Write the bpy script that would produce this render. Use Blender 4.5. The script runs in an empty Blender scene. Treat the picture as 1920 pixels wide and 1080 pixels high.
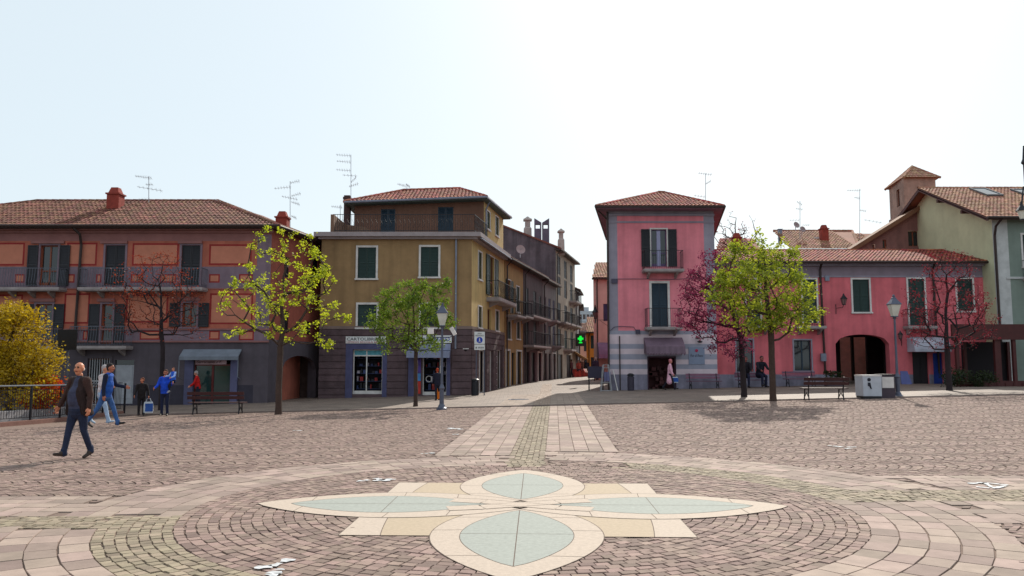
import bpy, bmesh, math, random
import numpy as np
from mathutils import Vector, Matrix
R = random.Random(7)
S = bpy.context.scene
# ------------------------------------------------------------------ camera
FPX, HY, EYE = 1500.0, 683.0, 1.7
PITCH = math.atan((HY-540)/FPX)
CP, SP = math.cos(PITCH), math.sin(PITCH)
cam = bpy.data.objects.new('camera', bpy.data.cameras.new('camera'))
S.collection.objects.link(cam); S.camera = cam
cam.location = (0, 0, EYE)
cam.rotation_euler = (math.pi/2+PITCH, 0, 0)
cam.data.lens = 36*FPX/1920; cam.data.sensor_width = 36
cam.data.clip_start = .1; cam.data.clip_end = 3000
# ------------------------------------------------------------------ light
SUN_EL, SUN_AZ = math.radians(36), math.atan2(.30, .95)     # azimuth from +Y towards +X
W = bpy.data.worlds.new('World'); S.world = W; W.use_nodes = True
nt = W.node_tree; bg = nt.nodes['Background']
sky = nt.nodes.new('ShaderNodeTexSky'); sky.sky_type = 'NISHITA'; sky.sun_disc = False
sky.sun_elevation = SUN_EL; sky.sun_rotation = SUN_AZ
sky.air_density = 1.0; sky.dust_density = 2.5; sky.ozone_density = 1.6; sky.altitude = 200
hz = nt.nodes.new('ShaderNodeMix'); hz.data_type = 'RGBA'; hz.inputs[0].default_value = .78      # thin bright overcast veil over the clear sky
hz.inputs[7].default_value = (8.1, 9.2, 9.7, 1); nt.links.new(sky.outputs[0], hz.inputs[6]); nt.links.new(hz.outputs[2], bg.inputs[0]); bg.inputs[1].default_value = .085
sd = bpy.data.lights.new('sun', 'SUN'); sd.energy = 3.9; sd.angle = math.radians(.5); sd.color = (1, .93, .82)
sun = bpy.data.objects.new('sun', sd); S.collection.objects.link(sun)
sv = Vector((math.sin(SUN_AZ)*math.cos(SUN_EL), math.cos(SUN_AZ)*math.cos(SUN_EL), math.sin(SUN_EL)))
sun.rotation_euler = sv.to_track_quat('Z', 'Y').to_euler(); sun.location = (20, 60, 60)
S.view_settings.view_transform = 'Standard'; S.view_settings.look = 'None'
S.view_settings.exposure = 0.34; S.view_settings.gamma = 1
S.render.resolution_x, S.render.resolution_y = 1024, 576
# ------------------------------------------------------------------ projection helpers
def ray(px, py):
    v = py-540
    return ((px-960), FPX*CP+v*SP, FPX*SP-v*CP)
def at(px, py, Y):
    r = ray(px, py); t = Y/r[1]
    return Vector((t*r[0], Y, EYE+t*r[2]))
def sst(a, b, x):
    t = np.clip((x-a)/(b-a), 0, 1); return t*t*(3-2*t)
def gz(x, y):
    x = np.asarray(x, float); y = np.asarray(y, float)
    return .023*(np.clip(x, -18, 22)+2.7)*sst(13, 31, y)+.22*sst(46, 58, y)
def G(px, py):
    r = ray(px, py); z = 0.
    for i in range(25):
        t = (z-EYE)/r[2]; z = float(gz(t*r[0], t*r[1]))
    return Vector((t*r[0], t*r[1], z))
def GY(px, Y):                      # ground point at depth Y under pixel column px (near horizon)
    x = (px-960)/1509.*Y
    return Vector((x, Y, float(gz(x, Y))))
# ------------------------------------------------------------------ materials
def L(*c):
    return tuple(((v/255)/12.92 if v/255 <= .04045 else ((v/255+.055)/1.055)**2.4) for v in c)
MATS = {}
def M(name, col, rough=.8, var=.12, ns=2.0, na=.18, bump=0., bs=30., metal=0., stain=0., spec=.4, hue=0.):
    if name in MATS: return MATS[name]
    m = bpy.data.materials.new(name); m.use_nodes = True; t = m.node_tree; N = t.nodes; K = t.links
    b = N['Principled BSDF']; b.inputs['Roughness'].default_value = rough; b.inputs['Metallic'].default_value = metal
    b.inputs['Specular IOR Level'].default_value = spec
    at_ = N.new('ShaderNodeAttribute'); at_.attribute_name = 'rnd'
    tc = N.new('ShaderNodeTexCoord')
    n1 = N.new('ShaderNodeTexNoise'); n1.inputs['Scale'].default_value = ns; n1.inputs['Detail'].default_value = 6; n1.inputs['Roughness'].default_value = .65
    K.new(tc.outputs['Object'], n1.inputs['Vector'])
    mr = N.new('ShaderNodeMapRange'); mr.inputs[3].default_value = 1-var; mr.inputs[4].default_value = 1+var
    K.new(at_.outputs['Fac'], mr.inputs[0])
    m2 = N.new('ShaderNodeMapRange'); m2.inputs[1].default_value = .3; m2.inputs[2].default_value = .7; m2.inputs[3].default_value = 1-na; m2.inputs[4].default_value = 1+na
    K.new(n1.outputs[0], m2.inputs[0])
    mu = N.new('ShaderNodeMath'); mu.operation = 'MULTIPLY'; K.new(mr.outputs[0], mu.inputs[0]); K.new(m2.outputs[0], mu.inputs[1])
    out = mu.outputs[0]
    if stain:
        mp = N.new('ShaderNodeMapping'); mp.inputs['Scale'].default_value = (2.5, 2.5, .22); K.new(tc.outputs['Object'], mp.inputs[0])
        n3 = N.new('ShaderNodeTexNoise'); n3.inputs['Scale'].default_value = 1.; n3.inputs['Detail'].default_value = 5; K.new(mp.outputs[0], n3.inputs['Vector'])
        m3 = N.new('ShaderNodeMapRange'); m3.inputs[1].default_value = .42; m3.inputs[2].default_value = .75; m3.inputs[3].default_value = 1; m3.inputs[4].default_value = 1-stain
        K.new(n3.outputs[0], m3.inputs[0]); mu2 = N.new('ShaderNodeMath'); mu2.operation = 'MULTIPLY'
        K.new(out, mu2.inputs[0]); K.new(m3.outputs[0], mu2.inputs[1]); out = mu2.outputs[0]
    vm = N.new('ShaderNodeVectorMath'); vm.operation = 'SCALE'; vm.inputs[0].default_value = col; K.new(out, vm.inputs['Scale'])
    o = vm.outputs[0]
    if hue:
        hs = N.new('ShaderNodeHueSaturation'); m4 = N.new('ShaderNodeMapRange'); m4.inputs[3].default_value = .5-hue; m4.inputs[4].default_value = .5+hue
        wn = N.new('ShaderNodeMath'); wn.operation = 'MULTIPLY'; wn.inputs[1].default_value = 7.31; K.new(at_.outputs['Fac'], wn.inputs[0])
        fr = N.new('ShaderNodeMath'); fr.operation = 'FRACT'; K.new(wn.outputs[0], fr.inputs[0]); K.new(fr.outputs[0], m4.inputs[0])
        K.new(m4.outputs[0], hs.inputs['Hue']); K.new(o, hs.inputs['Color']); o = hs.outputs[0]
    K.new(o, b.inputs['Base Color'])
    if bump:
        n2 = N.new('ShaderNodeTexNoise'); n2.inputs['Scale'].default_value = bs; n2.inputs['Detail'].default_value = 4; K.new(tc.outputs['Object'], n2.inputs['Vector'])
        bp = N.new('ShaderNodeBump'); bp.inputs['Strength'].default_value = bump; bp.inputs['Distance'].default_value = .02
        K.new(n2.outputs[0], bp.inputs['Height']); K.new(bp.outputs[0], b.inputs['Normal'])
    MATS[name] = m; return m
def leafmat(name, col, col2, trans=.5):
    m = bpy.data.materials.new(name); m.use_nodes = True; t = m.node_tree; N = t.nodes; K = t.links
    N.remove(N['Principled BSDF']); o = N['Material Output']
    a = N.new('ShaderNodeAttribute'); a.attribute_name = 'rnd'
    mx = N.new('ShaderNodeMix'); mx.data_type = 'RGBA'; mx.inputs[6].default_value = (*col, 1); mx.inputs[7].default_value = (*col2, 1); K.new(a.outputs['Fac'], mx.inputs[0])
    d = N.new('ShaderNodeBsdfDiffuse'); r = N.new('ShaderNodeBsdfTranslucent'); g = N.new('ShaderNodeBsdfGlossy'); g.inputs['Roughness'].default_value = .45
    K.new(mx.outputs[2], d.inputs[0]); K.new(mx.outputs[2], r.inputs[0]); g.inputs[0].default_value = (.5, .5, .5, 1)
    s = N.new('ShaderNodeMixShader'); s.inputs[0].default_value = trans; K.new(d.outputs[0], s.inputs[1]); K.new(r.outputs[0], s.inputs[2])
    s2 = N.new('ShaderNodeMixShader'); s2.inputs[0].default_value = .05; K.new(s.outputs[0], s2.inputs[1]); K.new(g.outputs[0], s2.inputs[2])
    K.new(s2.outputs[0], o.inputs[0]); return m
def emis(name, col, st):
    m = bpy.data.materials.new(name); m.use_nodes = True; b = m.node_tree.nodes['Principled BSDF']
    b.inputs['Base Color'].default_value = (*col, 1); b.inputs['Emission Color'].default_value = (*col, 1); b.inputs['Emission Strength'].default_value = st
    return m
# ------------------------------------------------------------------ mesh builder
LOC = {}
class MB:
    def __init__(s): s.v = []; s.f = []; s.r = []; s.m = []
    def add(s, vs, fs, r=None, m=0):
        n = len(s.v); s.v += [tuple(q) for q in vs]; r = R.random() if r is None else r
        for f in fs: s.f.append([n+i for i in f]); s.r.append(r); s.m.append(m)
        return s
    def quad(s, a, b, c, d, r=None, m=0): return s.add([a, b, c, d], [(0, 1, 2, 3)], r, m)
    def hexa(s, p, r=None, m=0):      # p: 8 pts, bottom 4 ccw, top 4 ccw
        return s.add(p, [(3, 2, 1, 0), (4, 5, 6, 7), (0, 1, 5, 4), (1, 2, 6, 5), (2, 3, 7, 6), (3, 0, 4, 7)], r, m)
    def box(s, x0, x1, y0, y1, z0, z1, r=None, m=0):
        return s.hexa([(x0, y0, z0), (x1, y0, z0), (x1, y1, z0), (x0, y1, z0), (x0, y0, z1), (x1, y0, z1), (x1, y1, z1), (x0, y1, z1)], r, m)
    def fb(s, F, u0, u1, d0, d1, z0, z1, r=None, m=0):     # box in facade space, d outward
        P = F.P
        return s.hexa([P(u0, d1, z0), P(u1, d1, z0), P(u1, d0, z0), P(u0, d0, z0), P(u0, d1, z1), P(u1, d1, z1), P(u1, d0, z1), P(u0, d0, z1)], r, m)
    def prism(s, pts, off, r=None, m=0):   # polygon pts (3D) extruded by off vector
        n = len(pts); o = Vector(off); vs = [Vector(p) for p in pts]+[Vector(p)+o for p in pts]
        fs = [tuple(range(n)), tuple(range(2*n-1, n-1, -1))]+[(i, i+n, (i+1) % n+n, (i+1) % n) for i in range(n)]
        return s.add(vs, fs, r, m)
    def tube(s, pts, rad, n=6, r=None, m=0, cap=True):
        pts = [Vector(p) for p in pts]
        if not hasattr(rad, '__len__'): rad = [rad]*len(pts)
        vs = []; X = None
        for i, p in enumerate(pts):
            d = (pts[min(i+1, len(pts)-1)]-pts[max(i-1, 0)])
            d = d.normalized() if d.length > 1e-9 else Vector((0, 0, 1))
            if X is None: X = d.orthogonal().normalized()
            else:
                X = X-d*X.dot(d); X = X.normalized() if X.length > 1e-6 else d.orthogonal().normalized()
            Y = d.cross(X)
            for k in range(n):
                a = 2*math.pi*k/n; vs.append(p+(X*math.cos(a)+Y*math.sin(a))*rad[i])
        fs = []
        for i in range(len(pts)-1):
            for k in range(n):
                k2 = (k+1) % n; fs.append((i*n+k, i*n+k2, (i+1)*n+k2, (i+1)*n+k))
        if cap: fs += [tuple(range(n-1, -1, -1)), tuple(range((len(pts)-1)*n, len(pts)*n))]
        return s.add(vs, fs, r, m)
    def lathe(s, c, prof, n=12, r=None, m=0, sq=False, rot=0.):    # prof [(rad,z)]
        vs = []; c = Vector(c)
        for (rd, z) in prof:
            for k in range(n):
                a = 2*math.pi*(k+.5)/n+rot; vs.append(c+Vector((rd*math.cos(a), rd*math.sin(a), z)))
        fs = []
        for i in range(len(prof)-1):
            for k in range(n):
                k2 = (k+1) % n; fs.append((i*n+k, i*n+k2, (i+1)*n+k2, (i+1)*n+k))
        fs += [tuple(range(n-1, -1, -1)), tuple(range((len(prof)-1)*n, len(prof)*n))]
        return s.add(vs, fs, r, m)
    def ell(s, c, rx, ry, rz, n=10, k=6, r=None, m=0):
        prof = []; vs = []
        for i in range(k+1):
            t = math.pi*i/k; rr = max(math.sin(t), .02); z = -math.cos(t)
            for j in range(n):
                a = 2*math.pi*j/n; vs.append((c[0]+rx*rr*math.cos(a), c[1]+ry*rr*math.sin(a), c[2]+rz*z))
        fs = []
        for i in range(k):
            for j in range(n):
                j2 = (j+1) % n; fs.append((i*n+j, i*n+j2, (i+1)*n+j2, (i+1)*n+j))
        fs += [tuple(range(n-1, -1, -1)), tuple(range(k*n, (k+1)*n))]
        return s.add(vs, fs, r, m)
    def build(s, name, mats, parent=None, loc=None, smooth=False):
        if not s.v: return None
        if not isinstance(mats, (list, tuple)): mats = [mats]
        V = np.array(s.v, float)
        if parent is not None: off = np.array(LOC[parent.name])
        elif loc is None: off = np.array([V[:, 0].mean(), V[:, 1].mean(), V[:, 2].min()])
        else: off = np.array(loc, float)
        V = V-off
        me = bpy.data.meshes.new(name); me.from_pydata(V.tolist(), [], s.f)
        for mt in mats: me.materials.append(mt)
        if len(mats) > 1: me.polygons.foreach_set('material_index', s.m)
        a = me.attributes.new('rnd', 'FLOAT', 'FACE'); a.data.foreach_set('value', s.r)
        if smooth: me.polygons.foreach_set('use_smooth', [True]*len(s.f))
        me.update()
        o = bpy.data.objects.new(name, me); S.collection.objects.link(o)
        if parent is not None: o.parent = parent; LOC[o.name] = LOC[parent.name]
        else: o.location = off; LOC[o.name] = tuple(off)
        return o
def tag(o, label, cat, group=None):
    o['label'] = label; o['category'] = cat
    if group: o['group'] = group
    return o
def thing(name, loc, label, cat, group=None):
    o = bpy.data.objects.new(name, None); S.collection.objects.link(o); o.location = loc; o.empty_display_size = .3
    LOC[o.name] = tuple(loc); return tag(o, label, cat, group)
def copy_thing(o, loc, rotz, label):
    def cp(a, par):
        c = a.copy(); S.collection.objects.link(c)
        if par is not None: c.parent = par
        for ch in [q for q in bpy.data.objects if q.parent == a]: cp(ch, c)
        return c
    kids = cp(o, None); kids.location = loc; kids.rotation_euler = (0, 0, rotz); kids['label'] = label; LOC[kids.name] = tuple(loc); return kids
def struct(o): o['kind'] = 'structure'; return o
def text(body, name, mat, parent, F, u, d, z, h, width=None, italic=0., align='LEFT', ext=.006):
    c = bpy.data.curves.new('t', 'FONT'); c.body = body; c.size = h*1.38; c.extrude = ext; c.shear = italic; c.align_x = align; c.resolution_u = 2
    to = bpy.data.objects.new('t', c); S.collection.objects.link(to)
    dg = bpy.context.evaluated_depsgraph_get(); me = bpy.data.meshes.new_from_object(to.evaluated_get(dg)); bpy.data.objects.remove(to)
    V = np.array([v.co[:] for v in me.vertices]); x0, x1 = V[:, 0].min(), V[:, 0].max()
    k = (width/(x1-x0)) if width else 1.
    off = Vector(LOC[parent.name])
    for v in me.vertices:
        x = (v.co.x-(x0 if align == 'LEFT' else 0))*k
        v.co = F.P(u+x, d+v.co.z, z+v.co.y)-off
    me.materials.clear(); me.materials.append(mat); a = me.attributes.new('rnd', 'FLOAT', 'FACE'); a.data.foreach_set('value', [.5]*len(me.polygons))
    o = bpy.data.objects.new(name, me); S.collection.objects.link(o); o.parent = parent; LOC[o.name] = LOC[parent.name]; return o
# ------------------------------------------------------------------ facades
class Fac:
    def __init__(s, x, y, dx, dy):
        s.o = Vector((x, y, 0)); s.u = Vector((dx, dy, 0)).normalized(); s.n = Vector((s.u.y, -s.u.x, 0))
    def P(s, u, d, z): return s.o+s.u*u+s.n*d+Vector((0, 0, z))
    def uz(s, px, py, d=0.):
        r = Vector(ray(px, py)); c = Vector((0, 0, EYE)); t = (s.o+s.n*d-c).dot(s.n)/r.dot(s.n); p = c+r*t
        return (p-s.o).dot(s.u), p.z
    def rect(s, x0, y0, x1, y1, d=0.):
        a, _ = s.uz(x0, (y0+y1)/2, d); b, _ = s.uz(x1, (y0+y1)/2, d); xm = (x0+x1)/2
        return min(a, b), max(a, b), s.uz(xm, y1, d)[1], s.uz(xm, y0, d)[1]
def wall(F, u0, u1, z0, z1, holes, bands, mats, parent, name='wall', depth=6., rev=.22, extra=None, close=True):
    us = {u0, u1}; zs = {z0, z1}
    for h in list(holes)+[b[:4] for b in bands]:
        for q in h[:2]:
            if u0 < q < u1: us.add(q)
        for q in h[2:4]:
            if z0 < q < z1: zs.add(q)
    us = sorted(us); zs = sorted(zs); mb = MB()
    for i in range(len(us)-1):
        for j in range(len(zs)-1):
            a, b, c, d = us[i], us[i+1], zs[j], zs[j+1]
            if b-a < 1e-5 or d-c < 1e-5: continue
            mu, mz = (a+b)/2, (c+d)/2
            if any(h[0] < mu < h[1] and h[2] < mz < h[3] for h in holes): continue
            m = 0
            for bd in bands:
                if bd[0] < mu < bd[1] and bd[2] < mz < bd[3]: m = bd[4]
            mb.quad(F.P(a, 0, c), F.P(b, 0, c), F.P(b, 0, d), F.P(a, 0, d), .5, m)
    for (a, b, c, d) in [h[:4] for h in holes]:
        mu, mz = (a+b)/2, (c+d)/2; m = 0
        for bd in bands:
            if bd[0] < mu < bd[1] and bd[2] < mz < bd[3]: m = bd[4]
        P = F.P
        mb.quad(P(a, 0, c), P(a, 0, d), P(a, -rev, d), P(a, -rev, c), .5, m); mb.quad(P(b, 0, d), P(b, 0, c), P(b, -rev, c), P(b, -rev, d), .5, m)
        mb.quad(P(a, 0, d), P(b, 0, d), P(b, -rev, d), P(a, -rev, d), .5, m); mb.quad(P(b, 0, c), P(a, 0, c), P(a, -rev, c), P(b, -rev, c), .5, m)
    if close:
        P = F.P
        mb.quad(P(u1, 0, z0), P(u1, -depth, z0), P(u1, -depth, z1), P(u1, 0, z1), .5); mb.quad(P(u0, -depth, z0), P(u0, 0, z0), P(u0, 0, z1), P(u0, -depth, z1), .5)
        mb.quad(P(u1, -depth, z0), P(u0, -depth, z0), P(u0, -depth, z1), P(u1, -depth, z1), .5); mb.quad(P(u0, 0, z1), P(u1, 0, z1), P(u1, -depth, z1), P(u0, -depth, z1), .5)
    if extra: extra(mb)
    return mb.build(name, mats, parent)
def shutter_mb(F, u0, u1, z0, z1, d0, th=.04, slats=None):
    mb = MB(); w = .055; r = R.random()
    mb.fb(F, u0, u0+w, d0, d0+th, z0, z1, r); mb.fb(F, u1-w, u1, d0, d0+th, z0, z1, r)
    H = z1-z0
    for zz in (z0, z0+H*.5-w/2, z1-w): mb.fb(F, u0+w, u1-w, d0, d0+th, zz, zz+w, r)
    n = slats or max(6, int(H/.085))
    for a, b in ((z0+w, z0+H*.5-w/2), (z0+H*.5+w/2, z1-w)):
        k = max(3, n//2); s = (b-a)/k
        for i in range(k):
            zz = a+i*s; P = F.P
            mb.add([P(u0+w, d0+th-.004, zz), P(u1-w, d0+th-.004, zz), P(u1-w, d0+.008, zz+s*1.05), P(u0+w, d0+.008, zz+s*1.05)], [(0, 1, 2, 3)], r)
    return mb
class RectT(tuple):
    def __new__(c, *a): return tuple.__new__(c, a)
def window(F, parent, px, holes, shut='closed', trim=None, tw=.12, sm=None, fm=None, glass=None, door=False, rev=.18, leaf=None, grid=1, sill=True, label=None, name='window', curt=None):
    """px = (x0,y0,x1,y1) pixel rect of the opening"""
    u0, u1, z0, z1 = tuple(px) if isinstance(px, RectT) else F.rect(*px)
    holes.append((u0, u1, z0, z1))
    mb = MB(); has = False
    if trim:
        mb.fb(F, u0-tw, u0, -.02, .035, z0, z1+tw, .5); mb.fb(F, u1, u1+tw, -.02, .035, z0, z1+tw, .5)
        mb.fb(F, u0, u1, -.02, .033, z1, z1+tw, .5)
        if sill and not door: mb.fb(F, u0-tw-.04, u1+tw+.04, -.02, .09, z0-.09, z0, .5)
    mats = [trim or MATS['white_trim'], fm or MATS['wood_frame']]
    fw = .06
    D = -rev+.06
    mb.fb(F, u0+.002, u0+fw, D-.05, D, z0, z1, .5, 1); mb.fb(F, u1-fw, u1-.002, D-.05, D, z0, z1, .5, 1)
    mb.fb(F, u0+fw, u1-fw, D-.05, D, z1-fw, z1, .5, 1); mb.fb(F, u0+fw, u1-fw, D-.05, D, z0, z0+fw*(3 if door else 1), .5, 1)
    if u1-u0 > .7 or grid > 1: mb.fb(F, (u0+u1)/2-.04, (u0+u1)/2+.04, D-.05, D, z0+fw, z1-fw, .5, 1)
    if door and grid > 0: mb.fb(F, u0+fw, u1-fw, D-.048, D-.002, z0+(z1-z0)*.35, z0+(z1-z0)*.35+.07, .5, 1)
    o = mb.build(name, mats, parent)
    if label: o['label'] = label
    g = MB(); P = F.P; gd = D-.03
    g.quad(P(u0, gd, z0), P(u1, gd, z0), P(u1, gd, z1), P(u0, gd, z1), .5); g.build('pane', glass or MATS['glass'], o)
    if curt and shut != 'closed':
        pass
    if shut == 'closed':
        m = (u0+u1)/2
        for a, b in ((u0+.004, m-.006), (m+.006, u1-.004)): shutter_mb(F, a, b, z0+.01, z1-.01, -rev+.10).build('shutter', sm or MATS['green_shutter'], o)
    elif shut == 'open':
        lw = leaf or (u1-u0)/2
        t = tw if trim else 0
        for a, b in ((u0-t-lw, u0-t), (u1+t, u1+t+lw)): shutter_mb(F, a, b, z0, z1, .04).build('shutter', sm or MATS['green_shutter'], o)
    return o
def balcony(F, parent, u0, u1, z, dep=.7, h=1.0, mat=None, rail=None, th=.13, gap=.12, bow=0., brackets=2, slabmat=None):
    mb = MB(); mb.fb(F, u0, u1, .002, dep, z-th, z, .5); mb.fb(F, u0+.03, u1-.03, .002, dep-.04, z-th-.05, z-th, .5)
    b = mb.build('balcony', slabmat or MATS['balcony_stone'], parent)
    r = MB(); e = .05; P = F.P
    def run(a, bq):
        n = max(1, int((Vector(bq)-Vector(a)).length/gap))
        a = Vector(a); bq = Vector(bq)
        for i in range(n+1):
            p = a.lerp(bq, i/n)
            o = F.n*bow
            if bow: r.tube([p, p+o*1.0+Vector((0, 0, h*.25)), p+o*.3+Vector((0, 0, h*.6)), p+Vector((0, 0, h))], .011, 4, .5, cap=False)
            else: r.tube([p, p+Vector((0, 0, h))], .009, 4, .5, cap=False)
        r.tube([a+Vector((0, 0, h)), bq+Vector((0, 0, h))], .022, 4, .5); r.tube([a+Vector((0, 0, .08)), bq+Vector((0, 0, .08))], .014, 4, .5)
    run(P(u0+e, dep-e, z), P(u1-e, dep-e, z)); run(P(u0+e, .03, z), P(u0+e, dep-e, z)); run(P(u1-e, .03, z), P(u1-e, dep-e, z))
    r.build('railing', rail or MATS['iron'], b)
    for i in range(brackets):
        u = u0+(u1-u0)*(.15+.7*i/max(1, brackets-1)); k = MB()
        k.prism([P(u-.06, .002, z-th-.05), P(u-.06, dep*.75, z-th-.05), P(u-.06, dep*.7, z-th-.13), P(u-.06, .15, z-th-.3), P(u-.06, .002, z-th-.36)], F.u*.12, .4)
        k.build('bracket', slabmat or MATS['balcony_stone'], b)
    return b
def tiles(mb, o, e, up, Wd, top, pitch=.22, row=.38, th=.05, low=None):
    """rows of barrel tiles; o corner at eave, e unit along the eave, up unit up the slope, top(u)->slope length"""
    o = Vector(o); e = Vector(e).normalized(); up = Vector(up).normalized(); n = e.cross(up).normalized()
    if n.z < 0: n = -n
    nc = int(Wd/pitch)
    for c in range(nc):
        u = (c+.5)*Wd/nc; w = Wd/nc; T = top(u); B = low(u) if low else 0.
        if T-B < .08: continue
        k = math.ceil((T-B)/row)
        for j in range(k):
            a = B+j*row; b = min(a+row+.03, T+.02); r = R.random(); jt = R.uniform(-.006, .006)
            prof = [(-.5, 0), (-.34, .55), (0, 1), (.34, .55), (.5, 0)]
            vs = [o+e*(u+q*w)+up*a+n*(.03+th*h+jt) for q, h in prof]+[o+e*(u+q*w*.9)+up*b+n*(.0+th*h+jt) for q, h in prof]
            mb.add(vs, [(i, i+1, i+6, i+5) for i in range(4)], r)
            if j == 0: mb.add(vs[:5], [(0, 1, 2, 3, 4)], .1)
    return mb
def ridge(mb, a, b, rad=.11):
    a = Vector(a); b = Vector(b); n = max(1, int((b-a).length/.4))
    for i in range(n): mb.tube([a.lerp(b, i/n), a.lerp(b, (i+1.08)/n)], [rad*1.05, rad*.9], 6)
def rpoly(mb, pts, r=.3): mb.add(pts, [tuple(range(len(pts)))], r)
def hip_face(mb, a, b, c, d):
    """tiled planar roof face: eave a->b, top d->c (c may equal d)"""
    a, b, c, d = map(Vector, (a, b, c, d)); e = (b-a); Wd = e.length; e = e.normalized()
    nrm = e.cross(((c+d)/2-(a+b)/2)).normalized(); up = nrm.cross(e).normalized()
    if up.z < 0: up = -up
    def uv(p): return ((p-a).dot(e), (p-a).dot(up))
    D, C = uv(d), uv(c)
    def top(u):
        if u < D[0]: return D[1]*u/max(D[0], 1e-6)
        if u > C[0]: return C[1]*(Wd-u)/max(Wd-C[0], 1e-6)
        t = (u-D[0])/max(C[0]-D[0], 1e-6); return D[1]+(C[1]-D[1])*t
    rpoly(mb, [a, b, c, d] if (c-d).length > .01 else [a, b, c]); tiles(mb, a, e, up, Wd, top)
# ------------------------------------------------------------------ palette
M('white_trim', L(205, 200, 198), .7, .05)
M('wood_frame', L(120, 62, 40), .5, .1)
M('green_shutter', L(22, 48, 44), .5, .08, 6, .1)
M('blue_shutter', L(26, 46, 62), .5, .08, 6, .1)
M('black_shutter', L(28, 26, 34), .5, .08, 6, .1)
M('grey_shutter', L(90, 110, 118), .5, .08, 6, .1)
M('iron', L(34, 34, 40), .45, .1, 5, .1, metal=.3)
M('grey_iron', L(88, 92, 104), .5, .1, 5, .1, metal=.2)
M('balcony_stone', L(150, 140, 140), .8, .08, 3, .2)
M('roof_tile', L(142, 78, 58), .85, .38, .6, .28, hue=.02)
M('roof_tile_brown', L(122, 78, 62), .85, .3, .6, .25, hue=.02)
M('gutter', L(58, 44, 42), .5, .1, 4, .1, metal=.3)
M('soffit', L(190, 172, 160), .8, .06)
def glassmat():
    m = bpy.data.materials.new('glass'); m.use_nodes = True; b = m.node_tree.nodes['Principled BSDF']
    b.inputs['Base Color'].default_value = (.012, .016, .02, 1); b.inputs['Roughness'].default_value = .04; b.inputs['Specular IOR Level'].default_value = .7
    MATS['glass'] = m
glassmat()
M('dark_inside', (.008, .007, .009), .9, 0, 1, 0)
mt = MATS
# ------------------------------------------------------------------ ground
def sheet(name, xs, ys, dz, mat, keep=None, skirt=None):
    xs = np.array(xs, float); ys = np.array(ys, float); X, Y = np.meshgrid(xs, ys); Z = gz(X, Y)+dz
    nx = len(xs); V = np.stack([X.ravel(), Y.ravel(), Z.ravel()], 1)
    fs = []
    for j in range(len(ys)-1):
        for i in range(nx-1):
            if keep and not keep((xs[i]+xs[i+1])/2, (ys[j]+ys[j+1])/2): continue
            a = j*nx+i; fs.append((a, a+1, a+nx+1, a+nx))
    mb = MB(); mb.v = V.tolist(); mb.f = fs; mb.r = [.5]*len(fs); mb.m = [0]*len(fs)
    return struct(mb.build(name, mat, None, (0, 0, 0)))
joint = M('joint_sand', L(118, 98, 88), .95, .0, 8, .3)
soil = M('soil', L(92, 84, 66), .95, 0, 1.2, .3, bump=.5)
xs = sorted(set(list(np.arange(-40, 41, 1.))+[-900, -400, -150, -80, 80, 150, 400, 900])); ys = sorted(set(list(np.arange(-6, 60, 1.))+[-400, -100, -30, 70, 90, 120, 200, 400, 900, 2000]))
sheet('ground', xs, ys, -.05, soil)
sheet('plaza_bed', np.arange(-24, 30.1, 1.), np.arange(-1, 31.6, .5), -.013, joint)
# slabs beyond the kerb (stone setts street)
def pavemat():
    m = bpy.data.materials.new('street_setts'); m.use_nodes = True; t = m.node_tree; N = t.nodes; K = t.links; b = N['Principled BSDF']
    tc = N.new('ShaderNodeTexCoord'); br = N.new('ShaderNodeTexBrick'); br.inputs['Scale'].default_value = 1.
    br.inputs['Brick Width'].default_value = .42; br.inputs['Row Height'].default_value = .24; br.inputs['Mortar Size'].default_value = .012
    br.inputs['Color1'].default_value = (*L(136, 119, 107), 1); br.inputs['Color2'].default_value = (*L(114, 98, 89), 1); br.inputs['Mortar'].default_value = (*L(86, 72, 66), 1)
    K.new(tc.outputs['Object'], br.inputs['Vector'])
    n = N.new('ShaderNodeTexNoise'); n.inputs['Scale'].default_value = .7; n.inputs['Detail'].default_value = 8; K.new(tc.outputs['Object'], n.inputs['Vector'])
    mr = N.new('ShaderNodeMapRange'); mr.inputs[1].default_value = .3; mr.inputs[2].default_value = .7; mr.inputs[3].default_value = .78; mr.inputs[4].default_value = 1.15; K.new(n.outputs[0], mr.inputs[0])
    vm = N.new('ShaderNodeVectorMath'); vm.operation = 'SCALE'; K.new(br.outputs[0], vm.inputs[0]); K.new(mr.outputs[0], vm.inputs['Scale']); K.new(vm.outputs[0], b.inputs['Base Color'])
    b.inputs['Roughness'].default_value = .75; bp = N.new('ShaderNodeBump'); bp.inputs['Strength'].default_value = .5; bp.inputs['Distance'].default_value = .01
    iv = N.new('ShaderNodeMath'); iv.operation = 'SUBTRACT'; iv.inputs[0].default_value = 1; K.new(br.outputs['Fac'], iv.inputs[1]); K.new(iv.outputs[0], bp.inputs['Height']); K.new(bp.outputs[0], b.inputs['Normal'])
    return m
sheet('street_pavement', np.arange(-20, 60, 1.), list(np.arange(31.5, 60, .5))+[65, 75, 90, 110, 140], .02, pavemat())
kb = MB()
for i in range(80):
    x0 = -16+i*.6; x1 = x0+.588; a, b = float(gz(x0, 31.4)), float(gz(x1, 31.4))
    kb.hexa([(x0, 31.28, a-.03), (x1, 31.28, b-.03), (x1, 31.52, b-.03), (x0, 31.52, a-.03), (x0, 31.29, a+.045), (x1, 31.29, b+.045), (x1, 31.52, b+.045), (x0, 31.52, a+.045)])
struct(kb.build('kerb', M('kerb_stone', L(120, 104, 98), .8, .12)))
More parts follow.
